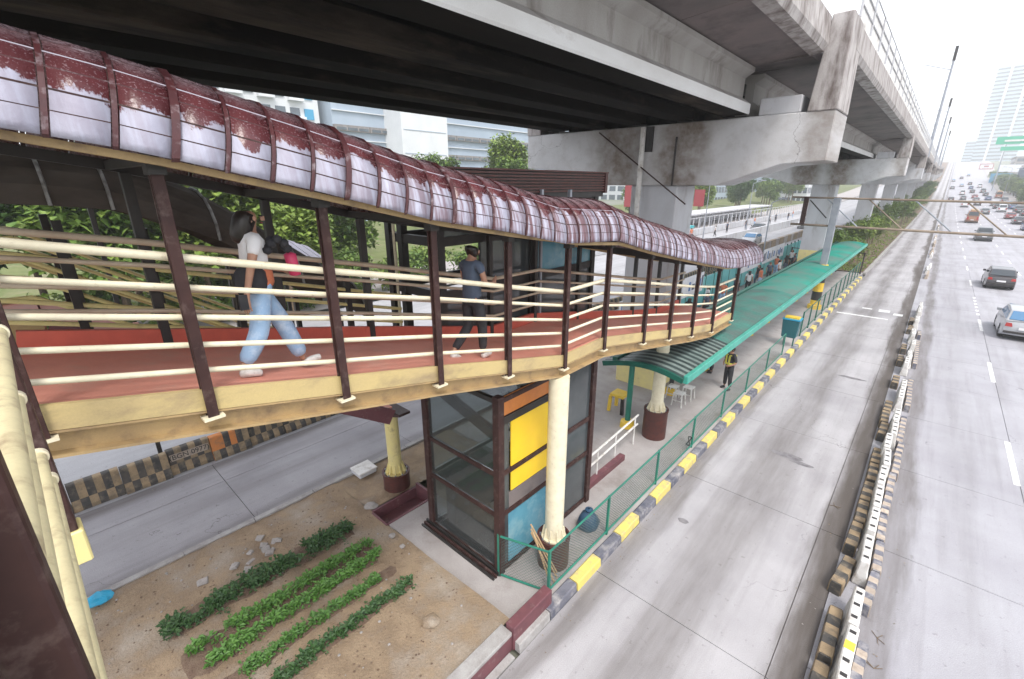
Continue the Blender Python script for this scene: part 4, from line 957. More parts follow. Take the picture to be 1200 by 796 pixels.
for k in range(26):
    y0_, y1_ = 1.3 + k * .19, 1.3 + k * .19 + .185; z0_, z1_ = 7.55 - (y0_ - 1.3) * .42, 7.55 - (y1_ - 1.3) * .42
    q = MB(); q.bar((-13.3, y0_, z0_), (-13.3, y1_, z1_), 1.6, .03); q.v = [(x, y, z + (x + 13.3) * -.25 + (.02 if k % 2 else 0)) for x, y, z in q.v]; q.build('roof_sheet', M['lilac'], pale)
for y in (1.6, 5.8): MB().box(-15.1, -15.0, y - .05, y + .05, 0, 7.6 - (y - 1.3) * .42).build('post', M['black'], pale)
MB().bar((-15.05, 1.0, 7.5), (-15.05, 6.0, 5.4), .08, .12).build('beam', M['black'], pale)
MB().bar((-13.3, 1.0, 7.62), (-13.3, -2.5, 7.9), 1.5, .06).build('upper_roof_sheet', M['steel'], pale)

# ------------------------------------------------------------------ striped concrete barriers, left road
def jersey(x, y, L_, stripes, m_a, m_b, lab, cat, grp, h=.72, wt=.10, wb=.27, rot=0, panel=None):
    t = MB(); n = stripes
    P = [(-wb, 0), (-wb, .10), (-wb * .62, .26), (-wt, h - .03), (-wt + .03, h), (wt - .03, h), (wt, h - .03), (wb * .62, .26), (wb, .10), (wb, 0)]
    for j in range(n):
        y0, y1 = -L_ / 2 + L_ * j / n, -L_ / 2 + L_ * (j + 1) / n
        o0 = len(t.f); t.ext(P, y0, y1, 'y')
        for fi in range(o0, len(t.f)):
            zs_ = [t.v[v][2] for v in t.f[fi]]
            low = max(zs_) < .3
            t.mi[fi] = (j + (1 if low else 0)) % 2
            if panel is not None and j in panel and not low: t.mi[fi] = 2
    o = t.build('concrete_barrier', [m_a, m_b, M['orange']]); o.location = (x, y, 0); o.rotation_euler = (0, 0, rot)
    return tag(o, lab, cat, grp)
yb_ = -2.9; k = 0
ordn = ['orange marked striped barrier at the post shoe, first in view', 'striped barrier second from the post, faded tan stripes', 'striped barrier third from the post with smudged top', 'striped barrier with white number lettering on its side', 'striped barrier with orange patch beyond the lettered one']
while yb_ < 46:
    L_ = 1.0 if yb_ < 8 else 2.0
    i_ = int(round((yb_ + .5) / 1.0)) if yb_ < 4.6 and yb_ > -.9 else None
    lab = ordn[i_] if i_ is not None and 0 <= i_ < 5 else 'sooty striped concrete barrier in the long row across the left road'
    pn = {0: (1, 2), 3: None, 4: (0, 1, 3)}.get(i_, None) if i_ is not None else None
    jersey(-14.1 + RN.uniform(-.05, .05), yb_, L_ * .985, 6 if L_ == 1 else 8, M['sooty'], M['khaki'], lab, 'barrier', 'striped barriers between the left roads', h=.68 + RN.uniform(-.02, .02), rot=RN.uniform(-.03, .03), panel=pn)
    yb_ += L_; k += 1
LETTER = bpy.data.curves.new('letter', 'FONT')
def text_mesh(s, size, m, loc, rot, name='lettering', parent=None, ext=.004):
    cu = bpy.data.curves.new(name, 'FONT'); cu.body = s; cu.size = size; cu.extrude = ext; cu.align_x = 'CENTER'; cu.align_y = 'CENTER'
    ob = bpy.data.objects.new(name + '_tmp', cu); C.objects.link(ob); bpy.context.view_layer.update()
    me = bpy.data.meshes.new_from_object(ob.evaluated_get(bpy.context.evaluated_depsgraph_get())); bpy.data.objects.remove(ob)
    me.materials.clear(); me.materials.append(m); me.name = name
    o = bpy.data.objects.new(name, me); C.objects.link(o)
    o.location = loc; o.rotation_euler = rot
    if parent: o.parent = parent
    return o
for ob in [o for o in C.objects if o.get('label', '').startswith('striped barrier with white number')]:
    pl = MB(); pl.add([(.155, -.46, .36), (.155, .46, .36), (.128, .46, .55), (.128, -.46, .55)], [(0, 1, 2, 3)]); pl.v = [(x + .016, y, z) for x, y, z in pl.v]
    pl.build('number_panel', M['cream_stripe'], ob)
    text_mesh('(BGN 0977)', .19, M['black_paint'], (.167, 0, .455), (rad(82), 0, rad(90)), parent=ob)

# ------------------------------------------------------------------ barriers between busway and main road
def strip_block(x, y, L_, m_a, m_b, lab, rot=0, w=.115, h=.28, n=6):
    P = [(-w, 0), (-w * .95, h * .8), (-w * .8, h), (w * .8, h), (w * .95, h * .8), (w, 0)]
    t = MB()
    for j in range(n): t.ext(P, -L_ / 2 + L_ * j / n, -L_ / 2 + L_ * (j + 1) / n - .0, 'y', mi=j % 2)
    # rounded nose ends
    for sg in (-1, 1):
        t.ext([(p[0] * .8, p[1] * .97) for p in P], sg * L_ / 2, sg * (L_ / 2 + .03), 'y', mi=1)
    o = t.build('concrete_block', [m_a, m_b]); o.location = (x, y, 0); o.rotation_euler = (0, 0, rot); return tag(o, lab, 'barrier', 'low striped blocks along the busway divider')
def white_barrier_mesh(L_):
    t = MB(); P = [(-.12, 0), (-.12, .10), (-.085, .34), (-.075, .60), (.075, .60), (.085, .34), (.12, .10), (.12, 0)]
    t.ext(P, -L_ / 2, L_ / 2, 'y')
    return t
def white_barrier(x, y, L_, lab, rot=0, patch=False):
    o = thing('plastic_barrier', lab, 'barrier', (0, 0, 0), 'white plastic barriers along the busway divider')
    white_barrier_mesh(L_).build('shell', M['white_plastic'], o, bev=.02)
    for dy in (-.33, 0, .33):
        for dx in (.0,):
            MB().box(dx - .045, dx + .045, dy * L_ - .035, dy * L_ + .035, .596, .604).build('filler_hole', M['black'], o)
    if patch: MB().box(-.07, .07, -.09, .09, .599, .606).build('sticker', M['yellow_paint'], o)
    for dy in (-.25, .25): MB().box(.098, .104, dy * L_ - .06, dy * L_ + .06, .14, .26).build('slot', M['black'], o)
    o.location = (x, y, 0); o.rotation_euler = (0, 0, rot); return o
# nearest ones, placed as in the photograph
wy = [(6.55, .43, 0, 0), (7.47, .43, -.02, 1), (8.46, .41, 0, 0), (10.2, .39, .02, 0), (11.35, .39, 0, 0), (12.4, .38, .01, 0), (13.5, .37, 0, 0)]
wl_ = ['white plastic barrier at the bottom edge of the view', 'white plastic barrier with a yellow sticker on top', 'clean white plastic barrier before the gap', 'white plastic barrier between two striped blocks', 'white barrier next past the gap', 'white barrier third past the gap, beside the road edge', 'white barrier fourth past the gap']
for (y, x, r, p), lb in zip(wy, wl_): white_barrier(x, y, .95, lb, r, bool(p))
y = 14.6; k = 0
while y < 120:
    L_ = 1.0 if y < 40 else 3.0
    if RN.random() < (.82 if y < 22 else .62): 
        if y < 40: white_barrier(.37 + RN.uniform(-.05, .05), y, .95, 'distant white plastic barrier in the long divider row', RN.uniform(-.05, .05))
        else: 
            b = MB(); b.ext([(.24, 0), (.30, .4), (.40, .4), (.46, 0)], y - 1.3, y + RN.uniform(.6, 1.4), 'y', (RN.uniform(-.12, .12), 0), (RN.uniform(-.12, .12), 0)); tag(b.build('plastic_barrier', M['cream_stripe' if RN.random() < .6 else 'white_plastic'], loc=(.35, y, 0)), 'distant white plastic barrier in the long divider row', 'barrier', 'white plastic barriers along the busway divider')
    y += L_ + .06
y = 4.6; k = 0
lefts = [6.6, 7.95, 9.65, 11.0, 12.0, 13.0]
for i_, y in enumerate(lefts + [14.1 + 1.02 * q for q in range(34)]):
    if y > 15 and RN.random() < .2 + (y - 15) * .03: continue
    strip_block(RN.uniform(-.03, .03) + .20 - (.05 if i_ == 2 else .0) - .05, y, 1.15 if i_ < 2 else .92, M['khaki'], M['sooty'], ['brown and black striped block at the bottom edge', 'brown and black striped block beside the stickered barrier', 'brown striped block standing askew in the gap', 'brown striped block past the gap', 'brown striped block two past the gap', 'brown striped block three past the gap'][i_] if i_ < 6 else 'distant brown striped block on the busway side of the divider', RN.uniform(-.03, .03) if i_ != 2 else -.12, n=5)
for i_, y in enumerate([6.4, 7.55, 9.5, 10.6, 11.7, 12.8] + [13.9 + 1.05 * q for q in range(34)]):
    if y > 15 and RN.random() < .2 + (y - 15) * .03: continue
    strip_block(.60 + RN.uniform(-.03, .03), y, 1.0, M['cream_stripe'], M['kerb_k'], ['cream and grey striped block at the bottom edge, road side', 'cream and grey striped block beside the stickered barrier, road side', 'cream and grey striped block at the gap, road side', 'cream striped block by the fourth white barrier', 'cream striped block one farther, road side', 'cream striped block two farther, road side'][i_] if i_ < 6 else 'distant cream striped block on the road side of the divider', RN.uniform(-.05, .05), h=.26, w=.085, n=6)
# debris by the divider
for (x, y) in ((.82, 7.9), (.80, 8.6), (-.35, 12.2)):
    q = MB(); 
    for _ in range(4):
        a = RN.uniform(0, 6.28); q.bar((x, y, .01), (x + .13 * math.cos(a), y + .13 * math.sin(a), .02), .008, .008)
    tag(q.build('twig', M['trunk'], loc=(x, y, 0)), 'dark twigs lying on the road by the divider', 'twigs', 'twigs beside the divider')

lt = MB()
for _ in range(420):
    side = RN.random()
    if side < .45: x, y = -3.55 + abs(RN.gauss(0, .12)), RN.uniform(4.5, 34)
    elif side < .8: x, y = RN.choice((-.28, .85)) + RN.gauss(0, .10), RN.uniform(5, 34)
    else: x, y = -13.75 + abs(RN.gauss(0, .2)), RN.uniform(-1, 8)
    a = RN.uniform(0, 6.28); q = RN.uniform(.012, .04)
    lt.add([(x, y, .008), (x + q * math.cos(a), y + q * math.sin(a), .012), (x + q * .8 * math.cos(a + 1.2), y + q * .8 * math.sin(a + 1.2), .014)], [(0, 1, 2)], RN.randint(0, 2))
tag(lt.build('road_litter', [M['trunk'], M['rubble'], M['khaki']]), 'grit, dead leaves and litter along the kerb and divider', 'litter', kind='stuff')
# ------------------------------------------------------------------ sign gantry
gan = thing('pipe_gantry', 'pipe truss gantry spanning the roads on a slanted steel post', 'gantry', (-4.54, 33.1, .15))
MB().box(-4.72, -4.36, 32.95, 33.25, 2.9, 6.75).build('post', M['steel'], gan, bev=.02)
for k in range(5):
    z = .155 + k * .55; MB().tube((-4.54, 33.1, z), (-4.54, 33.1, z + .55), .27, 16).build('post_band', M['yellow_paint'] if k % 2 == 0 else M['black_paint'], gan)
MB().tube((-4.54, 33.1, .155), (-4.54, 33.1, .4), .38, 16).build('post_foot', M['yellow_paint'], gan)
zt_, zb_ = 6.78, 5.18
MB().tube((-6.9, 33.1, zt_ - .02), (22, 33.1, zt_ - .35), .058, 10).build('top_chord', M['pipe_dk'], gan)
MB().tube((-6.7, 33.1, zb_), (22, 33.1, zb_ - .25), .068, 10).build('bottom_chord', M['pipe_dk'], gan)
for k in range(14):
    x = -6.2 + k * 2.0; x2 = x + 1.0
    if k > 0: MB().tube((x - .9, 33.1, zt_ - .02 - (x + 6.2) * .011), (x + .9, 33.1, zb_ - (x + 6.2) * .009), .034, 8).build('brace', M['steel'] if k % 2 else M['pipe_dk'], gan)
for x in (-6.1, ): MB().box(x - .12, x + .12, 33.0, 33.2, zb_, zt_).build('ladder_post', M['brown'], gan)
MB().bar((-5.9, 33.1, 6.6), (-4.9, 33.1, 5.6), .06, .06).build('brace', M['black'], gan)

# ------------------------------------------------------------------ catenary masts on the viaduct and street poles
def mast(x, y, z, h, lab, grp='overhead line masts'):
    t = thing('overhead_line_mast', lab, 'mast', (x, y, z), grp)
    MB().tube((x, y, z), (x, y, z + h), .16, 8, .10).build('pole', M['steel'], t)
    MB().tube((x, y, z + h * .82), (x - 2.6, y, z + h * .9), .05, 6).build('arm', M['steel'], t)
    MB().tube((x, y, z + h * .70), (x - 2.4, y, z + h * .86), .03, 6).build('stay', M['steel'], t)
    MB().box(x - .14, x + .14, y - .14, y + .14, z + h * .90, z + h * 1.03).build('pole_head', M['black'], t)
mast(-2.55, 77, 10.6, 11.2, 'tall dark mast standing at the viaduct edge, nearest'); mast(-2.55, 108, 10.8, 9.5, 'thin mast on the viaduct edge, second'); mast(-2.55, 140, 11.1, 9.5, 'thin mast on the viaduct edge, third'); mast(-2.55, 175, 11.6, 9, 'thin mast on the viaduct edge, farthest')
def lamp(x, y, h, lab, arm=2.2, sg=-1):
    z = zt(y); t = thing('street_lamp', lab, 'street lamp', (x, y, z), 'street lamps along the roads')
    MB().tube((x, y, z), (x, y, z + h), .09, 8, .05).build('pole', M['steel'], t)
    MB().tube((x, y, z + h), (x + sg * arm, y, z + h + .5), .05, 6).build('arm', M['steel'], t)
    MB().box(x + sg * arm - .4, x + sg * arm + .4, y - .12, y + .12, z + h + .42, z + h + .56).build('lamp_head', M['steel'], t)
for i_, y in enumerate((95, 130, 170, 215, 270)): lamp(17.2, y, 10, 'street lamp on the right sidewalk, %s from the camera' % ['first', 'second', 'third', 'fourth', 'fifth'][i_])
lamp(-24.5, 68, 7.5, 'lamp post on the opposite road under the crosshead', 1.5, 1); lamp(-24.2, 87, 7.6, 'lamp post on the opposite road nearer the second pier', 1.5, 1)
lamp(-14.4, 60, 5.5, 'short lamp post on the far road divider', 1.0, 1)

# ------------------------------------------------------------------ teal fence, banners beyond the canopy
tf = thing('teal_fence', 'teal sheet fence with white banners behind the green canopy', 'fence', (-10.1, 38, 0))
for k in range(26):
    y = 17.5 + k * 1.5; MB().box(-10.14, -10.10, y, y + 1.47, .1, 1.95).build('sheet_panel', M['teal'], tf)
    MB().box(-10.18, -10.08, y - .03, y + .03, .1, 2.1).build('post', M['green_dk'], tf)
for (y0, y1) in ((36, 41.5), (42.2, 49), (24.5, 29), (18.5, 22)):
    bq = MB().box(-10.085, -10.07, y0, y1, 1.15, 2.35).build('banner', M['banner'], tf)
    for j in range(int((y1 - y0) / .5)):
        if RN.random() < .7: MB().box(-10.068, -10.062, y0 + .2 + j * .5, y0 + .2 + j * .5 + RN.uniform(.15, .4), 1.35 + RN.uniform(0, .2), 1.9 + RN.uniform(-.1, .25)).build('print_mark', M['blue_print'] if RN.random() < .5 else M['navy_cloth'], bq)
pk = thing('planter_strip', 'brown and yellow striped low wall along the far divider', 'wall', (-14.6, 60, 0))
for k in range(30): MB().box(-15.0, -14.6, 46 + k * 2, 47.9 + k * 2, 0, .9).build('wall_block', M['khaki'] if k % 2 else M['conc_brown'], pk)
wf = thing('roadside_wall', 'long pale wall with fence bars beyond the opposite road', 'wall', (-27, 90, 0))
MB().box(-27.4, -27.1, 30, 190, 0, 1.0).build('wall_base', M['conc_pale'], wf)
for k in range(60): MB().box(-27.28, -27.18, 40 + k * 2.2, 40.12 + k * 2.2, 1.0, 2.6).build('fence_bar', M['conc_pale'], wf)
MB().box(-27.28, -27.2, 40, 172, 2.55, 2.65).build('fence_rail', M['conc_pale'], wf)
mw = thing('median_wall', 'white concrete median wall along the opposite road', 'wall', (-21, 80, 0))
for k in range(20): MB().box(-20.4, -20.1, 44 + k * 4, 47.96 + k * 4, 0, 1.2).build('wall_panel', M['conc_pale'], mw)
sh = thing('roadside_shed', 'long low pale canopy roof beyond the opposite road', 'shed', (-32, 110, 0))
MB().box(-36, -31, 66, 130, 2.4, 2.65).build('shed_roof', M['conc_pale'], sh)
for k in range(12):
    MB().box(-31.3, -31.1, 68 + k * 5.4, 68.2 + k * 5.4, 0, 2.4).build('shed_post', M['steel'], sh)
MB().box(-35.8, -35.6, 66, 130, 0, 2.4).build('shed_wall', M['banner'], sh)
kb = thing('kiosk', 'small white kiosk with a teal awning beside the first pier', 'kiosk', (-24, 56, 0))
MB().box(-25.6, -22.8, 55, 58, 0, 2.4).build('kiosk_wall', M['white_bldg'], kb); MB().box(-25.8, -22.2, 54.6, 58.2, 2.4, 2.65).build('awning', mat('turquoise_awning', (.08, .48, .52), None, rough=.5), kb); MB().box(-24.9, -23.6, 54.96, 55.0, .9, 1.9).build('hatch', M['window'], kb)
rs = thing('red_sign', 'dark red hanging signboard on a pole left of the kiosk', 'sign', (-26, 66, 0))
MB().tube((-26, 66, 0), (-26, 66, 7.5), .12, 8).build('pole', M['black'], rs); MB().box(-25.7, -24.3, 65.95, 66.05, 4.6, 6.8).build('sign_board', M['bb_red'], rs)
rs2 = thing('red_sign', 'tall dark red signboard near the first pier column', 'sign', (-33, 62, 0))
MB().box(-34.2, -32.4, 61.9, 62.0, 4.4, 8.3).build('sign_board', M['bb_red'], rs2); MB().box(-33.4, -33.2, 61.98, 62.1, 0, 8).build('pole', M['black'], rs2)

# ------------------------------------------------------------------ trees and shrubs
def tree_mesh(seed, rx, rz, nb, nl, leaf, m, fan=.75):
    R_ = random.Random(seed); mb = MB()
    blobs = []
    for _ in range(nb):
        a = R_.uniform(0, 6.28); q = R_.uniform(.1, .72); h = R_.uniform(-.55, .75)
        blobs.append(((math.cos(a) * q * rx, math.sin(a) * q * rx, h * rz), R_.uniform(.25, .46) * rx))
    for _ in range(nl):
        c, r = R_.choice(blobs)
        d = Vector((R_.gauss(0, 1), R_.gauss(0, 1), R_.gauss(0, .8))).normalized()
        p = Vector(c) + d * r * R_.uniform(.55, 1.08)
        dd = Vector((R_.gauss(0, 1), R_.gauss(0, 1), R_.gauss(.1, .7)))
        leafq(mb, p, dd, leaf * R_.uniform(.6, 1.3), leaf * R_.uniform(.5, .9), 0, .25)
    return mb.mesh('crown', m), blobs
TREE = {}
def tree_proto(key, seed, rx, rz, nb, nl, leaf, m):
    TREE[key] = (tree_mesh(seed, rx, rz, nb, nl, leaf, m), rx, rz)
tree_proto('broad', 1, 3.6, 2.8, 16, 5200, .42, M['leaf'])
tree_proto('yellow', 2, 3.2, 2.6, 14, 4800, .40, M['leaf_yel'])
tree_proto('dark', 3, 3.4, 3.0, 15, 4600, .42, M['leaf_dk'])
tree_proto('shrub', 4, 1.3, .9, 9, 1500, .22, M['leaf_yel'])
tree_proto('shrubd', 5, 1.3, 1.0, 9, 1500, .22, M['leaf'])
TM = {}
def tree(key, x, y, h, lab, grp, s=1.0, rz=0, name='tree', cat='tree', z=None):
    (me, blobs), rx, rzz = TREE[key]; z0 = zt(y) if z is None else z
    t = thing(name, lab, cat, (x, y, z0), grp)
    zc = h - rzz * s
    c = inst('crown', me, (x, y, z0 + zc), t, (0, 0, rz), (s, s, s))
    tb = MB(); tb.tube((x, y, z0 - .1), (x + .1, y, z0 + max(.3, zc - .3 * rzz * s)), .16 * s * rx / 3, 8, .10 * s * rx / 3)
    for (bc, br) in blobs[:6]:
        ca, sa = math.cos(rz), math.sin(rz)
        bx, by = bc[0] * ca - bc[1] * sa, bc[0] * sa + bc[1] * ca
        tb.tube((x + .1, y, z0 + max(.2, zc - .5 * rzz * s)), (x + bx * s * .8, y + by * s * .8, z0 + zc + bc[2] * s * .8), .07 * s * rx / 3, 6, .03 * s * rx / 3)
    tb.build('trunk', M['trunk'], t)
    return t
G1 = 'trees beyond the opposite road'
for i_, (k, x, y, h, s, lab) in enumerate((
    ('broad', -29.5, 3.5, 8.4, 1.1, 'green tree at the far left between the dark stair roof and the rails'),
    ('yellow', -31, 8.2, 10.4, 1.2, 'bright yellow green tree behind the dark stair roof'),
    ('broad', -32, 10.6, 9.9, 1.15, 'full green tree above the walking woman'),
    ('yellow', -27, 10.6, 6.9, .85, 'low yellow green tree right behind the walking woman'),
    ('dark', -37, 16, 9.2, 1.1, 'dark green tree between the second and third near posts'),
    ('broad', -44, 22, 8.0, 1.0, 'small green tree on the grass slope'),
    ('yellow', -36, 5, 9.5, 1.2, 'yellow green tree behind the leftmost trees'),
    ('yellow', -46, 49, 14.2, 1.35, 'light green tree left of the pier in front of the grey building'),
    ('broad', -42, 47, 10.6, 1.0, 'lower green tree beside the light green tree at the grey building'),
    ('broad', -50, 40, 11.0, 1.0, 'small tree peeping over the maroon roof'),
    ('dark', -60, 60, 10.5, 1.2, 'dark tree at the foot of the grey building'),
    ('dark', -31, -2, 8.5, 1.1, 'dark tree at the left edge beyond the road'))):
    tree(k, x, y, h, lab, G1, s, i_ * 1.3)
for i_ in range(16):
    tree('shrub' if i_ % 2 else 'shrubd', -28.6 - (i_ % 3) * .8, -2 + i_ * 2.3, 2.3 + (i_ % 3) * .3, 'round shrub in the hedge along the opposite road', 'hedge shrubs along the opposite road', 1.35, i_, 'shrub', 'shrub')
for i_, (x, y, h) in enumerate(((-33, 6.5, 9.6), (-34.5, 9.3, 10.6), (-33, 12.6, 9.2), (-30, 13.4, 7.4), (-36, 13, 9.4), (-28.8, 7.0, 7.0), (-30, 5.2, 8.2), (-33, .8, 8.8), (-35, 18.5, 7.2))):
    tree(['broad', 'yellow'][i_ % 2], x, y, h, 'leafy tree in the clump behind the walking woman', G1, 1.05, i_ * 2.1)
for i_ in range(22):
    y = 75 + i_ * 7; tree(['broad', 'yellow', 'dark'][i_ % 3], -39 - (i_ % 4) * 2.5, y, 7.6 + (i_ % 3) * .7, 'tree in the long row behind the opposite road wall', G1, 1.0, i_)
G2 = 'shrubs on the island past the platform'
for i_ in range(34):
    y = 50.5 + i_ * 3.4 + RN.uniform(-1, 1); x = RN.choice((-4.9, -5.9, -7.0, -8.2)) + RN.uniform(-.4, .4)
    tree('shrub' if i_ % 3 else 'shrubd', x, y, 2.3 + RN.uniform(0, 1.6) + (1.0 if i_ > 14 else 0), 'leafy shrub on the island between the canopy end and the far viaduct', G2, 1.0 + RN.uniform(0, .5), i_, 'shrub', 'shrub')
for i_ in range(8):
    y = 172 + i_ * 14; tree('dark' if i_ % 2 else 'broad', -5.5, y, 5.5, 'tree on the far part of the island beside the busway', G2, .75, i_)
gc = MB()
for _ in range(5200):
    y = 50 + RN.random() ** 1.5 * 90; x = RN.uniform(-9.6, -3.95)
    a = RN.uniform(0, 6.28); leafq(gc, (x, y, zt(y) + RN.uniform(.0, .35)), (math.cos(a), math.sin(a), RN.uniform(.3, 2)), RN.uniform(.2, .5), RN.uniform(.06, .16), 0, .3)
tag(gc.build('ground_cover', M['leaf_yel'], loc=(-7, 60, 0)), 'weeds and ground cover on the island past the canopy', 'ground cover', kind='stuff')
struct('island_soil', sheet(MB(), [-10.2, -7, -3.85], [50] + YS[3:-3], .1), M['bed'])
for i_ in range(26):
    y = 95 + i_ * 11 + RN.uniform(-2, 2); tree(['broad', 'yellow', 'dark'][i_ % 3], 19.4 + RN.uniform(-.8, 1.2), y, 5.0 + RN.uniform(0, 2), 'street tree along the right sidewalk', 'trees along the right sidewalk', .85 + RN.uniform(0, .3), i_)
for i_ in range(12):
    tree('shrubd' if i_ % 2 else 'shrub', 17.6 + (i_ % 3) * .9, 84 + i_ * 8, 2.6 + (i_ % 3) * .6, 'roadside shrub by the right kerb', 'roadside shrubs by the right kerb', 1.4, i_, 'shrub', 'shrub')
# far hills behind the crest
hl = MB(); n = 60
for j in range(3):
    for i in range(n):
        x = -1500 + i * 55; hl.v.append((x, 1500 + j * 120, [0, 1, .2][j] * (58 + 26 * mn.noise(Vector((x * .004, 0, 1))) + 9 * mn.noise(Vector((x * .02, 0, 4)))) + 10))
for j in range(2):
    for i in range(n - 1): hl.f.append((j * n + i, j * n + i + 1, (j + 1) * n + i + 1, (j + 1) * n + i)); hl.mi.append(0)
struct('hills', hl, mat('far_hill_green', (.10, .14, .12), (.13, .16, .15), .01))

# ------------------------------------------------------------------ buildings
def fbox(lab, x0, x1, y0, y1, h, m, nx, nz, side='both', name='building', wm='window', z0=0, grp=None, band=False):
    t = thing(name, lab, 'building', ((x0 + x1) / 2, (y0 + y1) / 2, z0), grp)
    MB().box(x0, x1, y0, y1, z0, z0 + h).build('wall', m, t)
    MB().box(x0 - .3, x1 + .3, y0 - .3, y1 + .3, z0 + h, z0 + h + .6).build('roof', M['conc'], t)
    dz = h / nz
    if side in ('both', 'front'):       # faces the camera along -Y
        dx = (x1 - x0) / nx; me = MB().box(-dx * .36, dx * .36, -.12, .02, -dz * .28, dz * .28).mesh('window', M[wm])
        for i in range(nx):
            for j in range(nz): inst('window', me, (x0 + (i + .5) * dx, y0 - .02, z0 + (j + .52) * dz), t)
    ny = max(2, int((y1 - y0) / max(2.5, (x1 - x0) / nx)))
    ny = min(ny, 12); dy = (y1 - y0) / ny; xs_ = x1 if x1 < 0 else x0; sg = 1 if x1 < 0 else -1
    me = MB().box(-.06, .06, -dy * .36, dy * .36, -dz * .28, dz * .28).mesh('window', M[wm])
    for i in range(ny):
        for j in range(nz): inst('window', me, (xs_ + sg * .04, y0 + (i + .5) * dy, z0 + (j + .52) * dz), t)
    return t
# grey banded mall: long bands of cladding and louvres with a white stair block
mall = thing('shopping_building', 'long grey blue building with dark louvre bands and a white block behind the maroon roof', 'building', (-95, 75, 0))
MB().box(-110, -90, 48, 140, 0, 30).build('wall', M['grey_bldg'], mall)
for z in (13.6, 17.9, 24.2, 28.6):
    for k in range(12):
        y = 48 + k * 7.7
        MB().box(-90.0, -89.3, y, y + 7.5, z - .55, z + .55).build('louvre_band', M['band'], mall)
        for q in range(3): MB().box(-89.32, -89.2, y + .4 + q * 2.4, y + 2.4 + q * 2.4, z - .35, z + .1).build('window', M['window'], mall)
for z in (11.4, 15.8, 21.0, 26.4): MB().box(-90.0, -89.6, 48, 140, z - .08, z + .08).build('string_course', M['white_bldg'], mall)
MB().box(-90, -84, 59.5, 71.5, 0, 30).build('stair_block', M['white_bldg'], mall)
for z in (9, 13.5, 18, 22): MB().box(-84.05, -83.9, 60, 71, z, z + .12).build('string_course', M['grey_bldg'], mall)
MB().box(-91, -88.5, 140, 142, 0, 30).build('end_wall', M['white_bldg'], mall)
apt = thing('apartment_building', 'white apartment block with balconies and a blue window behind the roof crown', 'building', (-97, 38, 0))
MB().box(-115, -92, 24, 46.5, 0, 34).build('wall', M['white_bldg'], apt)
for i in range(8):
    for j in range(9):
        y = 25.5 + i * 2.6; z = 2 + j * 3.4
        w = MB().box(-92.0, -91.8, y, y + 1.7, z, z + 1.8).build('window', M['win_blue'] if i == 7 else M['window'], apt)
        if i % 2 == 0: MB().box(-92.0, -90.9, y - .3, y + 2.4, z - .5, z + .3).build('balcony', M['white_bldg'], apt)
for i_, (x0, x1, y0, y1, h, nz) in enumerate(((-80, -62, 175, 200, 22, 6), (-95, -70, 215, 240, 30, 8), (-70, -50, 245, 262, 20, 6), (-130, -105, 190, 215, 26, 7), (-60, -45, 300, 320, 30, 8), (-90, -66, 330, 355, 34, 9), (-140, -118, 150, 172, 20, 5), (-48, -38, 205, 222, 14, 4))):
    fbox('mid rise block number %s from the left beyond the opposite road trees' % ['one', 'two', 'three', 'four', 'five', 'six', 'seven', 'eight'][i_], x0, x1, y0, y1, h, M['white_bldg'] if i_ % 2 else M['grey_bldg'], 6, nz, grp='buildings beyond the opposite road')
G3 = 'buildings along the right side'
for i_, (x0, x1, y0, y1, h, nz, m) in enumerate(((23, 42, 128, 150, 8, 3, 'grey_bldg'), (24, 44, 158, 182, 7, 3, 'white_bldg'), (22.5, 46, 190, 216, 10, 4, 'conc'), (24, 40, 225, 246, 9, 3, 'orange'), (22.5, 48, 256, 282, 11, 4, 'grey_bldg'), (24, 42, 306, 330, 10, 4, 'white_bldg'), (23, 50, 360, 385, 12, 5, 'conc'), (24, 44, 92, 118, 6, 2, 'conc'))):
    fbox('low roadside block %s along the right side of the main road' % ['behind the green sign', 'with pale walls', 'of bare concrete', 'with pale walls farther on', 'of grey cladding, taller', 'beside the blue billboard', 'far off and tallest', 'nearest on the right'][i_], x0, x1, y0, y1, h, M[m], 6, nz, z0=zt((y0 + y1) / 2) - .5, grp=G3)
tw = thing('glass_tower', 'pale hazy high rise tower at the right edge', 'tower', (40, 800, 25))
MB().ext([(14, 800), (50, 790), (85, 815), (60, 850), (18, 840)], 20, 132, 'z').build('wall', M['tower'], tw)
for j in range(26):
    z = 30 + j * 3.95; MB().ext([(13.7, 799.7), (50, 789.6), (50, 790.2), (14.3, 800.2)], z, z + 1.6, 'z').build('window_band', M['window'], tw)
MB().box(24, 26, 793, 797, 26, 134).build('fin', M['white_bldg'], tw); MB().box(38, 40, 790, 794, 26, 134).build('fin', M['white_bldg'], tw)
tw2 = thing('glass_tower', 'second pale tower stepped down left of the tallest one', 'tower', (20, 900, 30))
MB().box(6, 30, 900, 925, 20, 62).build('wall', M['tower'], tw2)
for j in range(9): MB().box(6.2, 29.8, 899.7, 900, 28 + j * 3.8, 29.8 + j * 3.8).build('window_band', M['window'], tw2)
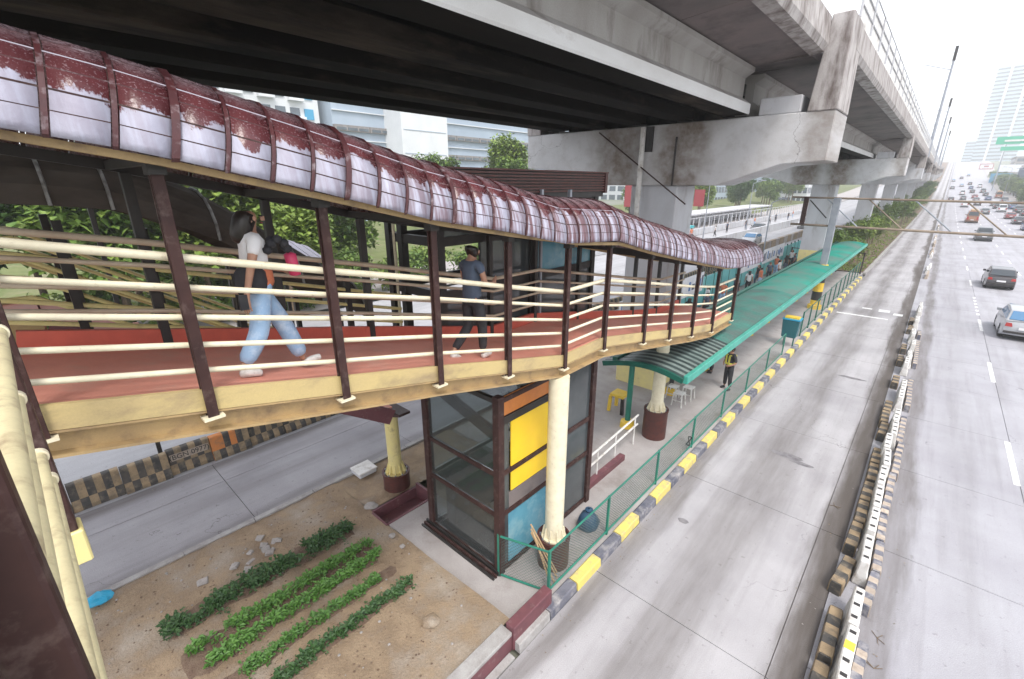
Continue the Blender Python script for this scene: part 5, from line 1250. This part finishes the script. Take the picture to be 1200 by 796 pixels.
# billboards
def billboard(x, y, z, w, h, m, lab, frame=None, zb0=0):
    t = thing('billboard', lab, 'billboard', (x, y, zb0))
    MB().box(x - w / 2, x + w / 2, y, y + .3, z, z + h).build('sign_face', m, t)
    if frame:
        for a in ((x - w / 2 - .3, x - w / 2 + .1), (x + w / 2 - .1, x + w / 2 + .3)): MB().box(a[0], a[1], y - .1, y + .4, z - .3, z + h + .3).build('sign_frame', frame, t)
        for a in ((z - .35, z + .1), (z + h - .1, z + h + .35)): MB().box(x - w / 2, x + w / 2, y - .12, y + .42, a[0], a[1]).build('sign_frame', frame, t)
    for xx in (x - w * .3, x + w * .3): MB().tube((xx, y + .2, zb0), (xx, y + .2, z), .22, 8).build('post', M['steel'], t)
    return t
t = billboard(20, 300, 19.8, 17, 3.0, M['bb_green'], 'wide green sign high at the right edge with a pale line of writing', None, .4)
t.location.z = zt(300) - .4
MB().box(14, 26, 299.8, 299.95, 20.8, 21.5).build('print_line', M['white_plastic'], t)
MB().box(13.5, 24, 299.9, 300.2, 17.2, 18.8).build('lower_board', M['bb_green'], t)
t = billboard(17.4, 480, 17.9, 6.6, 3.0, M['white_bldg'], 'small white billboard in a red frame far along the right kerb', M['bb_red'], 14)
MB().box(16.2, 18.6, 479.8, 479.98, 19.0, 19.9).build('print_mark', M['bb_red'], t)
billboard(18.6, 340, 8.2, 7.6, 4.4, M['bb_blue'], 'blue billboard low beside the far traffic', None, 5)
billboard(22, 350, 13.4, 9, 3.4, M['banner'], 'pale white board above the blue billboard', None, 5)
billboard(25, 290, 9.4, 9, 4.6, M['navy_cloth'], 'dark slate board at the right edge', None, 3)
# ------------------------------------------------------------------ vehicles
WME = None
def wheel_meshes(r=.32, w=.2):
    t = MB(); n = 20; vs = []
    prof = [(-w / 2, r * .62), (-w / 2, r * .93), (-w * .38, r), (w * .38, r), (w / 2, r * .93), (w / 2, r * .62)]
    for x, q in prof:
        for i in range(n): a = i / n * 6.283; vs.append((x, q * math.cos(a), q * math.sin(a)))
    t.add(vs, [(j * n + i, j * n + (i + 1) % n, (j + 1) * n + (i + 1) % n, (j + 1) * n + i) for j in range(5) for i in range(n)])
    tm = t.mesh('tyre', M['tyre'])
    d = MB(); d.tube((-w * .36, 0, 0), (w * .36, 0, 0), r * .63, 16)
    for k in range(5):
        a = k * 1.2566; d.bar((w * .40, .03 * math.cos(a), .03 * math.sin(a)), (w * .40, r * .6 * math.cos(a), r * .6 * math.sin(a)), .03, .06); d.bar((-w * .40, .03 * math.cos(a), .03 * math.sin(a)), (-w * .40, r * .6 * math.cos(a), r * .6 * math.sin(a)), .03, .06)
    return tm, d.mesh('rim', M['rim'])
TYRE, RIM = wheel_meshes()
def car(kind, paint, lab, glass='car_glass'):
    """local space, front towards +Y, rear at y=-L/2, ground z=0"""
    D = dict(hatch=(3.9, .84, 1.50, .80, 1.0, -1.85, -1.30, .45, 1.05), sedan=(4.4, .86, 1.45, .80, .98, -1.62, -.98, .45, 1.10),
             suv=(4.5, .92, 1.76, .90, 1.13, -2.16, -1.80, .55, 1.12), pickup=(5.0, .92, 1.78, .92, 1.12, -.55, -.42, .75, 1.30), van=(4.7, .88, 1.95, .95, 1.2, -2.30, -2.16, 1.15, 1.85),
             jeepney=(6.2, .98, 2.35, 1.25, 1.35, -3.05, -2.98, 1.15, 1.5))[kind]
    L_, w, H_, hz, belt, yr0, yr1, yf1, yf0 = D
    h = L_ / 2; P = M['car_' + paint]
    root = thing('vehicle' if kind == 'x' else {'hatch': 'hatchback_car', 'sedan': 'sedan_car', 'suv': 'suv_car', 'pickup': 'pickup_truck', 'van': 'van', 'jeepney': 'jeepney'}[kind], lab, {'pickup': 'pickup truck', 'van': 'van', 'jeepney': 'jeepney'}.get(kind, 'car'), (0, 0, 0))
    wr = .32; ax = (-h + .78, h - .82)
    if kind in ('suv', 'pickup', 'jeepney'): wr = .36
    poly = []
    def arch(cx):
        return [(cx + (wr + .06) * math.cos(t), wr + (wr + .06) * math.sin(t)) for t in [math.pi * (1.12 - i * 1.24 / 8) for i in range(9)]]
    poly = [(-h + .04, .30), (-h, .42), (-h + .01, .68), (-h + .07, belt - .10 if kind != 'pickup' else belt - .04), (-h + .16, belt)]
    if kind == 'pickup': poly += [(yr0, belt), (yf0, belt)]
    else: poly += [(yr0, belt), (yf0, belt)]
    poly += [(h - .45, hz + .06), (h - .12, hz - .06), (h - .02, .62), (h, .42), (h - .05, .26)]
    poly += list(reversed([(a, b) for a, b in arch(ax[1])])) + list(reversed([(a, b) for a, b in arch(ax[0])])) 
    poly = [(a, max(b, .2)) for a, b in poly]
    n = len(poly); nx = 6; b = MB(); xsn = [-1, -.86, -.4, .4, .86, 1]
    for s_ in xsn:
        for (py, pz) in poly:
            e = abs(py) / h; tap = 1 - .10 * max(0, (e - .72) / .28) ** 1.5
            tz = 1.0 if pz < .7 else 1 - .10 * (pz - .7) / max(.2, belt - .7)
            zz = pz + (.025 * (1 - s_ * s_) if pz > .7 else 0); yy = py * (1 - .018 * s_ * s_)
            b.v.append((s_ * w * tap * tz, yy, zz))
    for i in range(nx - 1):
        for j in range(n): b.f.append((i * n + j, i * n + (j + 1) % n, (i + 1) * n + (j + 1) % n, (i + 1) * n + j)); b.mi.append(0)
    b.f.append(tuple(range(n))); b.mi.append(0); b.f.append(tuple(reversed(range((nx - 1) * n, nx * n)))); b.mi.append(0)
    body = b.build('body', P, root, bev=.035, seg=2); smooth_obj(body, 50)
    # greenhouse
    wb_, wt_ = w * .92, w * .76
    g = MB(); ys_ = [yr0, yr1, (yr1 + yf1) / 2, yf1, yf0]; zs_ = [belt - .01, H_ - .06, H_, H_ - .045, belt - .01]; ws_ = [wb_, wt_, wt_, wt_, wb_ * .97]
    prof = []
    vs = []
    for yy, zz, ww in zip(ys_, zs_, ws_):
        for s_ in (-1, -.55, .55, 1): vs.append((s_ * ww, yy, zz + (.03 * (1 - s_ * s_) if zz > belt else 0)))
    fs = [(j * 4 + i, j * 4 + i + 1, (j + 1) * 4 + i + 1, (j + 1) * 4 + i) for j in range(4) for i in range(3)]
    mid = len(vs)
    vs += [(-wb_, (yr0 + yf0) / 2, belt - .01), (wb_, (yr0 + yf0) / 2, belt - .01)]
    fs += [(0, 4, 8, 12, 16, mid), (3, mid + 1, 19, 15, 11, 7)]
    g.add(vs, fs); gh = g.build('cabin', P, root, bev=.04, seg=2); smooth_obj(gh, 50)
    def lerp(a, b, t): return a + (b - a) * t
    G = M[glass]
    def quad(name, pts, m, parent=root, off=.014):
        q = MB(); a, b_, c_, d_ = [Vector(p) for p in pts]; nn = (b_ - a).cross(d_ - a).normalized() * off
        q.add([a + nn, b_ + nn, c_ + nn, d_ + nn, a - nn * .5, b_ - nn * .5, c_ - nn * .5, d_ - nn * .5], [(0, 1, 2, 3), (7, 6, 5, 4), (0, 4, 5, 1), (1, 5, 6, 2), (2, 6, 7, 3), (3, 7, 4, 0)]); return q.build(name, m, parent)
    def sl(t0, t1, y0, z0, y1, z1, wa, wb2, inset):   # slanted glass front/rear
        pa = (lerp(y0, y1, t0), lerp(z0, z1, t0), lerp(wa, wb2, t0)); pb_ = (lerp(y0, y1, t1), lerp(z0, z1, t1), lerp(wa, wb2, t1))
        return [(-pa[2] * inset, pa[0], pa[1]), (pa[2] * inset, pa[0], pa[1]), (pb_[2] * inset, pb_[0], pb_[1] + .01), (-pb_[2] * inset, pb_[0], pb_[1] + .01)]
    quad('rear_window', sl(.12, .90, yr0, belt, yr1, H_ - .06, wb_, wt_, .86), G, off=.03)
    quad('windscreen', list(reversed(sl(.08, .94, yf0, belt, yf1, H_ - .045, wb_ * .97, wt_, .90))), G, off=.03)
    for sx in (-1, 1):
        nwin = 3 if kind in ('suv', 'van') else (5 if kind == 'jeepney' else 2)
        lo0, lo1 = lerp(yr0, yr1, .18) + .12, yf0 - .16; hi0, hi1 = yr1 + .12, yf1 - .06
        for k in range(nwin):
            a0, a1 = k / nwin + .018, (k + 1) / nwin - .018
            z0, z1 = belt + .05, H_ - .13; wz = lambda z: lerp(wb_, wt_, (z - belt) / (H_ - .06 - belt))
            pts = [(sx * wz(z0), lerp(lo0, lo1, a0), z0), (sx * wz(z0), lerp(lo0, lo1, a1), z0), (sx * wz(z1), lerp(hi0, hi1, a1), z1), (sx * wz(z1), lerp(hi0, hi1, a0), z1)]
            if sx < 0: pts = list(reversed(pts))
            quad('side_window', pts, G, off=.012)
        quad('tail_light', [(sx * w * .56, -h - .0, .72), (sx * w * .88, -h + .03, .72), (sx * w * .86, -h + .05, belt - .1), (sx * w * .62, -h + .03, belt - .1)], M['tail'], off=.03)
        quad('headlight', [(sx * w * .45, h - .03, .58), (sx * w * .82, h - .09, .58), (sx * w * .82, h - .13, .72), (sx * w * .5, h - .05, .70)], M['head'], off=.03)
        mm = MB(); mm.box(sx * (w + .03) - .09, sx * (w + .03) + .09, yf0 - .38, yf0 - .26, belt + .0, belt + .15); mm.build('mirror', P, root, bev=.02)
        MB().box(sx * w * .99 - .012, sx * w * .99 + .012, -.25, -.07, belt - .16, belt - .13).build('door_handle', M['steel'], root)
        for ay in ax:
            ty = inst('wheel', TYRE, (sx * (w - .12), ay, wr), root, (0, 0, 0), (1, wr / .32, wr / .32)); ty.name = 'wheel'
            rm = bpy.data.objects.new('rim', RIM); C.objects.link(rm); rm.parent = ty; rm.location = (0, 0, 0)
    MB().box(-w * .8, w * .8, -h + .2, h - .2, .18, .34).build('underbody', M['tyre'], root)
    MB().box(-w * .88, w * .88, -h - .035, -h + .05, .38, .50).build('rear_bumper', M['black'] if kind != 'sedan' else P, root, bev=.02)
    MB().box(-.24, .24, -h - .045, -h - .01, .60, .72).build('number_plate', M['plate'], root)
    MB().box(-w * .86, w * .86, h - .06, h + .03, .34, .48).build('front_bumper', M['black'], root, bev=.02)
    MB().box(-w * .3, w * .3, h - .03, h + .02, .52, .64).build('grille', M['black'], root)
    if kind == 'pickup': MB().box(-w * .8, w * .8, -h + .12, yr0 - .05, belt - .02, belt + .012).build('cargo_bed', M['black'], root)
    if kind == 'jeepney':
        MB().box(-w * .5, w * .5, -h + .4, .6, H_ + .02, H_ + .25).build('roof_load', M['wood'], root)
        MB().box(-w - .01, w + .01, -h + .3, h - .8, 1.02, 1.12).build('side_band', M['car_white'], root)
    return root
cars = []
def put(src, x, y, lab, rz=0, first=False):
    z = zt(y); rx = math.atan(2.4e-4 * max(0, y - 100)) if 100 < y < 520 else 0
    o = src if first else copy_tree(src)
    o.location = (x, y, z); o.rotation_euler = (rx, 0, rz); o['label'] = lab; o['group'] = 'vehicles on the main road'; return o
c1 = car('hatch', 'black', 'x'); put(c1, 4.5, 51.2, 'black hatchback seen from behind, middle of the lane near the right edge', 0, True)
c2 = car('hatch', 'silver', 'x', 'car_glass_b'); put(c2, 4.42, 35.0, 'silver white hatchback cut by the right edge, nearest car', 0, True)
c3 = car('pickup', 'grey', 'x'); put(c3, 5.3, 93.5, 'grey pickup truck under the lower gantry pipe', 0, True)
c4 = car('jeepney', 'orange', 'x'); put(c4, 5.1, 134, 'orange jeepney beyond the gantry', 0, True)
c5 = car('sedan', 'grey', 'x'); put(c5, 8.2, 165, 'dark grey sedan right of the jeepney', 0, True)
c6 = car('van', 'white', 'x'); put(c6, 5.0, 195, 'white van ahead of the jeepney', 0, True)
c7 = car('sedan', 'black', 'x'); put(c7, 8.0, 205, 'black sedan beside the white van', 0, True)
c8 = car('sedan', 'red', 'x'); put(c8, 11.6, 150, 'red sedan in the fourth lane', 0, True)
c9 = car('sedan', 'blue', 'x'); put(c9, 11.8, 118, 'dark blue sedan near the right edge past the gantry', 0, True)
k = 0
for (s_, x, y, lab) in ((c2, 11.7, 108, 'silver hatchback in the right queue, nearest'), (c1, 14.6, 122, 'black hatchback in the outer lane'), (c3, 14.6, 138, 'grey pickup truck in the outer lane'), (c6, 11.7, 176, 'white van in the right queue'),
                        (c7, 14.7, 160, 'black sedan in the outer lane behind the trees'), (c5, 5.1, 236, 'grey sedan far ahead in the second lane'), (c8, 8.3, 246, 'small red sedan far ahead'), (c6, 5.1, 268, 'white van far ahead in the second lane'),
                        (c1, 8.3, 282, 'black hatchback far ahead'), (c2, 11.6, 204, 'silver hatchback far in the right queue'), (c9, 14.6, 190, 'blue sedan far in the outer lane'), (c7, 1.9, 226, 'black sedan in the first lane far ahead'),
                        (c5, 1.9, 310, 'grey sedan in the first lane near the crest'), (c2, 5.2, 330, 'silver hatchback near the crest'), (c1, 8.4, 345, 'black hatchback near the crest'), (c6, 11.5, 322, 'white van near the crest'),
                        (c2, 1.9, 372, 'silver hatchback near the crest, first lane'), (c7, 5.2, 395, 'black sedan near the crest, second lane'), (c2, 8.4, 420, 'silver hatchback near the top of the crest'), (c9, 11.5, 236, 'blue sedan beyond the red billboard'), (c3, 14.7, 222, 'grey pickup truck beyond the blue billboard'), (c1, 11.7, 262, 'black hatchback beyond the blue billboard'), (c4, 14.6, 250, 'orange jeepney far in the outer lane'), (c6, 14.7, 106, 'white van nearest in the outer lane'), (c7, 11.7, 134, 'black sedan behind the red sedan'), (c3, 14.6, 174, 'grey pickup truck in the outer lane, nearer'), (c2, 14.7, 206, 'silver hatchback in the outer lane'), (c1, 11.6, 190, 'black hatchback farther in the right queue'), (c5, 8.2, 226, 'grey sedan behind the small red sedan'), (c3, 11.6, 284, 'grey pickup truck far in the right queue'), (c9, 8.3, 312, 'blue sedan near the crest, third lane')):
    put(s_, x, y, lab)
for i_, (s_, x, y) in enumerate(((c2, -17.5, 66), (c7, -21.5, 84), (c6, -17.5, 98), (c8, -24, 60), (c5, -21.5, 120))):
    put(s_, x, y, ['silver hatchback on the opposite road by the kiosk', 'black sedan on the opposite road', 'white van on the opposite road', 'red sedan by the opposite kerb', 'grey sedan far along the opposite road'][i_], math.pi)

# ------------------------------------------------------------------ people
def skin_mesh(name, V, Ed, Rd, m, sub=1):
    me = bpy.data.meshes.new(name); me.from_pydata([tuple(v) for v in V], Ed, []); ob = bpy.data.objects.new(name + '_tmp', me); C.objects.link(ob)
    ob.modifiers.new('s', 'SKIN'); sm = ob.modifiers.new('u', 'SUBSURF'); sm.levels = sub; sm.render_levels = sub
    for i, r in enumerate(Rd): me.skin_vertices[0].data[i].radius = (r, r) if not isinstance(r, tuple) else r
    me.skin_vertices[0].data[0].use_root = True
    bpy.context.view_layer.update()
    out = bpy.data.meshes.new_from_object(ob.evaluated_get(bpy.context.evaluated_depsgraph_get())); bpy.data.objects.remove(ob)
    out.materials.clear(); out.materials.append(m); out.polygons.foreach_set('use_smooth', [True] * len(out.polygons)); out.name = name
    return out
def person(lab, loc, rz, J, h=1.65, top='white_cloth', legs='denim', shoes='white_plastic', hair='long', wide=1.0, fingers=True, sleeve=.5, group=None, cap=None):
    s = h / 1.70; t = thing('person', lab, 'person', loc, group); t.rotation_euler = (0, 0, rz)
    D = dict(pel=(0, 0, .93), sp=(0, 0, 1.10), ch=(0, .01, 1.28), nb=(0, 0, 1.43), nk=(0, .012, 1.49), hd=(0, .03, 1.585), ht=(0, .02, 1.655),
             shL=(-.17, 0, 1.385), elL=(-.22, -.02, 1.11), wrL=(-.23, .06, .88), hnL=(-.23, .09, .80), shR=(.17, 0, 1.385), elR=(.22, -.02, 1.11), wrR=(.23, .06, .88), hnR=(.23, .09, .80),
             hpL=(-.09, 0, .89), knL=(-.10, .02, .48), anL=(-.10, -.02, .09), toL=(-.10, .14, .03), hpR=(.09, 0, .89), knR=(.10, .02, .48), anR=(.10, -.02, .09), toR=(.10, .14, .03))
    D.update(J); D = {k: Vector(v) * s for k, v in D.items()}
    names = ['pel', 'sp', 'ch', 'nb', 'nk', 'hd', 'ht', 'shL', 'elL', 'wrL', 'hnL', 'shR', 'elR', 'wrR', 'hnR', 'hpL', 'knL', 'anL', 'hpR', 'knR', 'anR']
    ix = {n_: i for i, n_ in enumerate(names)}; V = [D[n_] for n_ in names]
    E_ = [('pel', 'sp'), ('sp', 'ch'), ('ch', 'nb'), ('nb', 'nk'), ('nk', 'hd'), ('hd', 'ht'), ('nb', 'shL'), ('shL', 'elL'), ('elL', 'wrL'), ('wrL', 'hnL'), ('nb', 'shR'), ('shR', 'elR'), ('elR', 'wrR'), ('wrR', 'hnR'), ('pel', 'hpL'), ('hpL', 'knL'), ('knL', 'anL'), ('pel', 'hpR'), ('hpR', 'knR'), ('knR', 'anR')]
    Ed = [(ix[a], ix[b]) for a, b in E_]
    Rd = dict(pel=.095, sp=.085, ch=.105, nb=.06, nk=.048, hd=.084, ht=.058, shL=.052, elL=.038, wrL=.026, hnL=.032, shR=.052, elR=.038, wrR=.026, hnR=.032, hpL=.075, knL=.05, anL=.036, hpR=.075, knR=.055, anR=.038)
    R_ = [Rd[n_] * s for n_ in names]
    if fingers:
        for sd_ in 'LR':
            hn = D['hn' + sd_]; d = (hn - D['wr' + sd_]).normalized(); side = d.cross(Vector((1, 0, 0))).normalized()
            for q in range(4):
                b0 = len(V); o_ = side * (.026 - .0175 * q) * s; l_ = (.05, .056, .052, .042)[q] * s
                V.append(hn + o_ + d * .028 * s); V.append(hn + o_ * 1.1 + d * (.028 * s + l_) + Vector((0, .012, 0))); Ed += [(ix['hn' + sd_], b0), (b0, b0 + 1)]; R_ += [.0095 * s, .007 * s]
            b0 = len(V); V.append(hn + side * .042 * s - d * .005); V.append(hn + side * .058 * s + d * .035 * s); Ed += [(ix['hn' + sd_], b0), (b0, b0 + 1)]; R_ += [.011 * s, .008 * s]
    me = skin_mesh('body', V, Ed, R_, M['skin']); o = bpy.data.objects.new('body', me); C.objects.link(o); o.parent = t
    def part(name, V, Ed, R_, m, sub=1):
        me = skin_mesh(name, V, Ed, R_, m, sub); q = bpy.data.objects.new(name, me); C.objects.link(q); q.parent = t; return q
    lp = lambda a, b, f: D[a].lerp(D[b], f)
    V = [D['pel'] + Vector((0, 0, -.05 * s)), D['pel'] + Vector((0, 0, .06 * s)), D['sp'], D['ch'], lp('ch', 'nb', .8), D['shL'], lp('shL', 'elL', sleeve), D['shR'], lp('shR', 'elR', sleeve)]
    part('shirt', V, [(0, 1), (1, 2), (2, 3), (3, 4), (4, 5), (5, 6), (4, 7), (7, 8)], [x * s for x in (.150, .150, .134, .145, .092, .073, .060, .073, .060)], M[top])
    V = [lp('pel', 'sp', .7), D['pel'], D['hpL'], D['knL'], lp('knL', 'anL', .88), D['hpR'], D['knR'], lp('knR', 'anR', .88)]
    part('trousers', V, [(0, 1), (1, 2), (2, 3), (3, 4), (1, 5), (5, 6), (6, 7)], [x * s for x in (.128, .142, .108, .078 * wide, .062 * wide ** 1.4, .108, .078 * wide, .062 * wide ** 1.4)], M[legs])
    for sd_ in 'LR':
        a, b = D['an' + sd_], D['to' + sd_]; dd = (b - a).normalized()
        part('shoe', [a - Vector((0, .035 * s, .04 * s)), a.lerp(b, .5) - Vector((0, 0, .01 * s)), b + dd * .02], [(0, 1), (1, 2)], [x * s for x in (.048, .050, .038)], M[shoes])
    hd = D['hd']; ht = D['ht']
    if hair == 'long':
        part('hair', [ht + Vector((0, -.008, .012)), hd + Vector((0, -.045, .02)), D['nk'] + Vector((0, -.06, 0)), D['nb'] + Vector((0, -.10, -.09)), hd + Vector((.06, -.015, -.02)), hd + Vector((-.06, -.015, -.02))], [(0, 1), (1, 2), (2, 3), (1, 4), (1, 5)], [x * s for x in (.098, .115, .112, .088, .055, .055)], M['hair'])
    else:
        part('hair', [ht + Vector((0, -.008, .008)), hd + Vector((0, -.035, .03)), hd + Vector((0, -.045, -.045)), D['nk'] + Vector((0, -.035, .03))], [(0, 1), (1, 2), (2, 3)], [x * s for x in (.098, .110, .098, .062)], M['hair'])
    # face
    f = MB()
    f.box(-.009, .009, .088, .125, -.03, .012); nose = f; nose.v = [(hd.x + x * s, hd.y + y * s, hd.z + z * s) for x, y, z in nose.v]
    me = nose.mesh('nose', M['skin']); q = bpy.data.objects.new('nose', me); C.objects.link(q); q.parent = t
    for sx in (-1, 1):
        for nm_, dx, dy, dz, rr, m in (('eye', .034, .094, .018, .011, 'black_cloth'), ('ear', .098, .01, .0, .022, 'skin')):
            bm = bmesh.new(); bmesh.ops.create_icosphere(bm, subdivisions=1, radius=rr * s); me = bpy.data.meshes.new(nm_); bm.to_mesh(me); bm.free(); me.materials.append(M[m])
            q = bpy.data.objects.new(nm_, me); C.objects.link(q); q.parent = t; q.location = hd + Vector((sx * dx * s, dy * s, dz * s)); 
            if nm_ == 'ear': q.scale = (.5, .8, 1.2)
    mo = MB().box(hd.x - .024 * s, hd.x + .024 * s, hd.y + .085 * s, hd.y + .097 * s, hd.z - .052 * s, hd.z - .043 * s).mesh('mouth', M['bb_red']); q = bpy.data.objects.new('mouth', mo); C.objects.link(q); q.parent = t
    if cap:
        q = MB(); q.lathe((ht.x, ht.y, ht.z - .01), [(.098 * s, 0), (.1 * s, .03), (.075 * s, .075), (.02, .085)], 16); q.box(ht.x - .07, ht.x + .07, ht.y + .06, ht.y + .17, ht.z - .005, ht.z + .008)
        me = q.mesh('cap', M[cap]); q = bpy.data.objects.new('cap', me); C.objects.link(q); q.parent = t
    ORG[t.name] = Vector(loc); return t, D, s
fl = lambda y: zb(y) + .21
# woman in the foreground, mid-stride, facing along the ramp
wy_, wx_ = 1.56, -4.74
t, D, s = person('woman with long black hair, white top and light blue jeans walking on the ramp', (wx_, wy_, fl(wy_)), rad(-4),
    dict(pel=(0, 0, .92), ch=(0, .02, 1.28), hpL=(-.08, .01, .88), knL=(-.10, .20, .50), anL=(-.10, .36, .065 - .05), toL=(-.10, .53, .02),
         hpR=(.08, 0, .88), knR=(.10, -.08, .48), anR=(.10, -.30, .10 + .05), toR=(.10, -.14, .045 + .03),
         elR=(.23, -.10, 1.12), wrR=(.25, -.17, .90), hnR=(.25, -.18, .82), elL=(-.20, .05, 1.12), wrL=(-.14, .26, 1.05), hnL=(-.10, .33, 1.05), hd=(0, .04, 1.585)), h=1.66, wide=1.3)
def ppart(name, mb, m, t, sm=False):
    me = mb.mesh(name, M[m] if isinstance(m, str) else m, (0, 0, 0), sm); q = bpy.data.objects.new(name, me); C.objects.link(q); q.parent = t; return q
def held(name, mb, m, lab, cat, t, sm=True):
    """a thing carried by a person: top-level"""
    me = mb.mesh(name, M[m] if isinstance(m, str) else m, (0, 0, 0), sm); q = bpy.data.objects.new(name, me); C.objects.link(q); q.location = t.location; q.rotation_euler = t.rotation_euler; return tag(q, lab, cat)
q = MB(); q.lathe((0, 0, 0), [(.05, -.13), (.13, -.12), (.15, -.03), (.145, .06), (.10, .12), (.04, .13)], 14); q.v = [(.12 + x * .55, -.08 + y * .95, 1.0 + z) for x, y, z in q.v]
q.path([(.13, -.03, 1.10), (.14, -.02, 1.24), (.11, -.01, 1.38), (.04, -.04, 1.42)], .012, 6)
held('shoulder_bag', q, 'black_cloth', 'small black backpack slung at the hip of the woman in jeans', 'bag', t)
q = MB(); q.lathe((0, 0, 0), [(.02, -.12), (.055, -.11), (.06, .10), (.02, .12)], 12); q.v = [(-.03 + x, .36 + y + z * -.12, 1.08 + z) for x, y, z in q.v]
held('pink_umbrella', q, 'pink', 'bright pink folded item held in front by the woman in jeans', 'umbrella', t)
q = MB()
for k in range(9):
    a = k * .7; q.lathe((.10 + .05 * math.cos(a), .20 + .09 * math.sin(a), 1.30 + .05 * math.cos(a * 2)), [(.01, -.04), (.04, -.02), (.045, .02), (.01, .045)], 8)
held('dark_scarf', q, 'black_cloth', 'bunched dark jacket carried at the chest by the woman in jeans', 'jacket', t)
q = MB(); q.lathe((0, .0, .98), [(.138, -.07), (.152, -.04), (.150, .06), (.138, .10)], 18); ppart('print_band', q, 'rust_cloth', t, True)
q = MB().box(.255, .275, -.24, -.17, .76, .90); held('phone', q, 'black_cloth', 'dark phone in the lowered right hand of the woman', 'phone', t, False)
# man on the ramp
my_ = 4.35
t, D, s = person('man in slate blue T-shirt and black trousers walking on the ramp by the lift', (-4.72, my_, fl(my_)), rad(4),
    dict(pel=(0, 0, .91), hpR=(.09, 0, .88), knR=(.10, .10, .47), anR=(.10, .10, .05), toR=(.10, .27, .02), knL=(-.10, .02, .47), anL=(-.10, -.34, .14), toL=(-.10, -.20, .03),
         elR=(.21, .06, 1.13), wrR=(.16, .28, 1.10), hnR=(.13, .35, 1.13), elL=(-.21, .06, 1.13), wrL=(-.15, .27, 1.10), hnL=(-.12, .34, 1.13), hd=(0, .05, 1.57), ht=(0, .045, 1.645)), h=1.70, top='navy_cloth', legs='black_cloth', hair='short')
# guard and others on the platform
t, D, s = person('security guard in dark uniform with yellow vest standing on the platform', (-4.55, 17.1, .155), rad(150),
    dict(elR=(.26, .0, 1.12), wrR=(.17, .16, 1.05), hnR=(.12, .20, 1.03), elL=(-.26, 0, 1.12), wrL=(-.17, .16, 1.03), hnL=(-.12, .2, 1.02), knL=(-.13, .02, .48), anL=(-.15, 0, .09), toL=(-.17, .14, .03), knR=(.12, .0, .48), anR=(.14, -.02, .09), toR=(.16, .12, .03)), h=1.70, top='black_cloth', legs='black_cloth', shoes='black_cloth', hair='short', sleeve=.95, cap='black_cloth')
q = MB()
for sx in (-1, 1):
    q.bar((sx * .075, .145, 1.38), (sx * .07, .155, 1.02), .075, .012, up=(0, 1, 0)); q.bar((sx * .075, -.145, 1.38), (sx * .07, -.15, 1.02), .075, .012, up=(0, 1, 0)); q.bar((sx * .08, -.14, 1.39), (sx * .08, .14, 1.39), .07, .015)
q.lathe((0, 0, 1.06), [(.150, -.03), (.152, .03)], 18); ppart('vest', q, 'hivis', t)
person('person in dark clothes standing half hidden under the canopy near the guard', (-5.55, 18.3, .155), rad(100), {}, h=1.68, top='black_cloth', legs='black_cloth', shoes='black_cloth', hair='short', fingers=False)
tops = ['white_cloth', 'black_cloth', 'navy_cloth', 'rust_cloth', 'black_cloth', 'white_cloth']
protos = []
for i_, (tp, lg) in enumerate((('black_cloth', 'navy_cloth'), ('navy_cloth', 'black_cloth'), ('white_cloth', 'black_cloth'), ('rust_cloth', 'denim'))):
    p, _, _ = person('commuter', (-8.6, 24 + i_, .155), rad(90 + 40 * i_), {} if i_ % 2 else dict(knR=(.1, .12, .48), anR=(.1, .1, .09), toR=(.1, .25, .03), knL=(-.1, -.02, .48), anL=(-.1, -.22, .12), toL=(-.1, -.08, .03)), h=1.62 + .03 * i_, top=tp, legs=lg, shoes='black_cloth', hair='short' if i_ % 2 else 'long', fingers=False)
    protos.append(p)
GQ = 'commuters waiting beyond the green canopy'
for i_ in range(16):
    src = protos[i_ % 4]; o = src if i_ < 4 else copy_tree(src)
    o.location = (-8.9 + .35 * math.sin(i_ * 2.1), 24 + i_ * 1.75, .155); o.rotation_euler = (0, 0, i_ * 1.1); o['label'] = ['commuter in black top', 'commuter in slate blue top', 'commuter in white top', 'commuter in orange top'][i_ % 4] + ' standing beyond the canopy edge'; o['group'] = GQ
for i_ in range(11):
    o = copy_tree(protos[(i_ * 3) % 4]); y = 58 + i_ * 7.5
    o.location = (-25.3 if i_ % 2 else -24.6, y, .0); o.rotation_euler = (0, 0, i_ * .9); o['label'] = ['pedestrian in black top', 'pedestrian in slate blue top', 'pedestrian in white top', 'pedestrian in orange top'][(i_ * 3) % 4] + ' walking beside the opposite road'; o['group'] = 'pedestrians beside the opposite road'

# ------------------------------------------------------------------ haze
hm = bpy.data.materials.new('haze_air'); hm.use_nodes = True; hn = hm.node_tree.nodes; hn.remove(hn['Principled BSDF'])
pv = hn.new('ShaderNodeVolumePrincipled'); pv.inputs['Color'].default_value = (.97, .985, 1, 1); pv.inputs['Density'].default_value = .0009; pv.inputs['Anisotropy'].default_value = .2
hm.node_tree.links.new(pv.outputs[0], hn['Material Output'].inputs['Volume'])
tag(MB().box(-1700, 1700, -110, 3100, -1.3, 142).build('haze', hm), 'pale city haze over the roads', 'haze', kind='stuff')
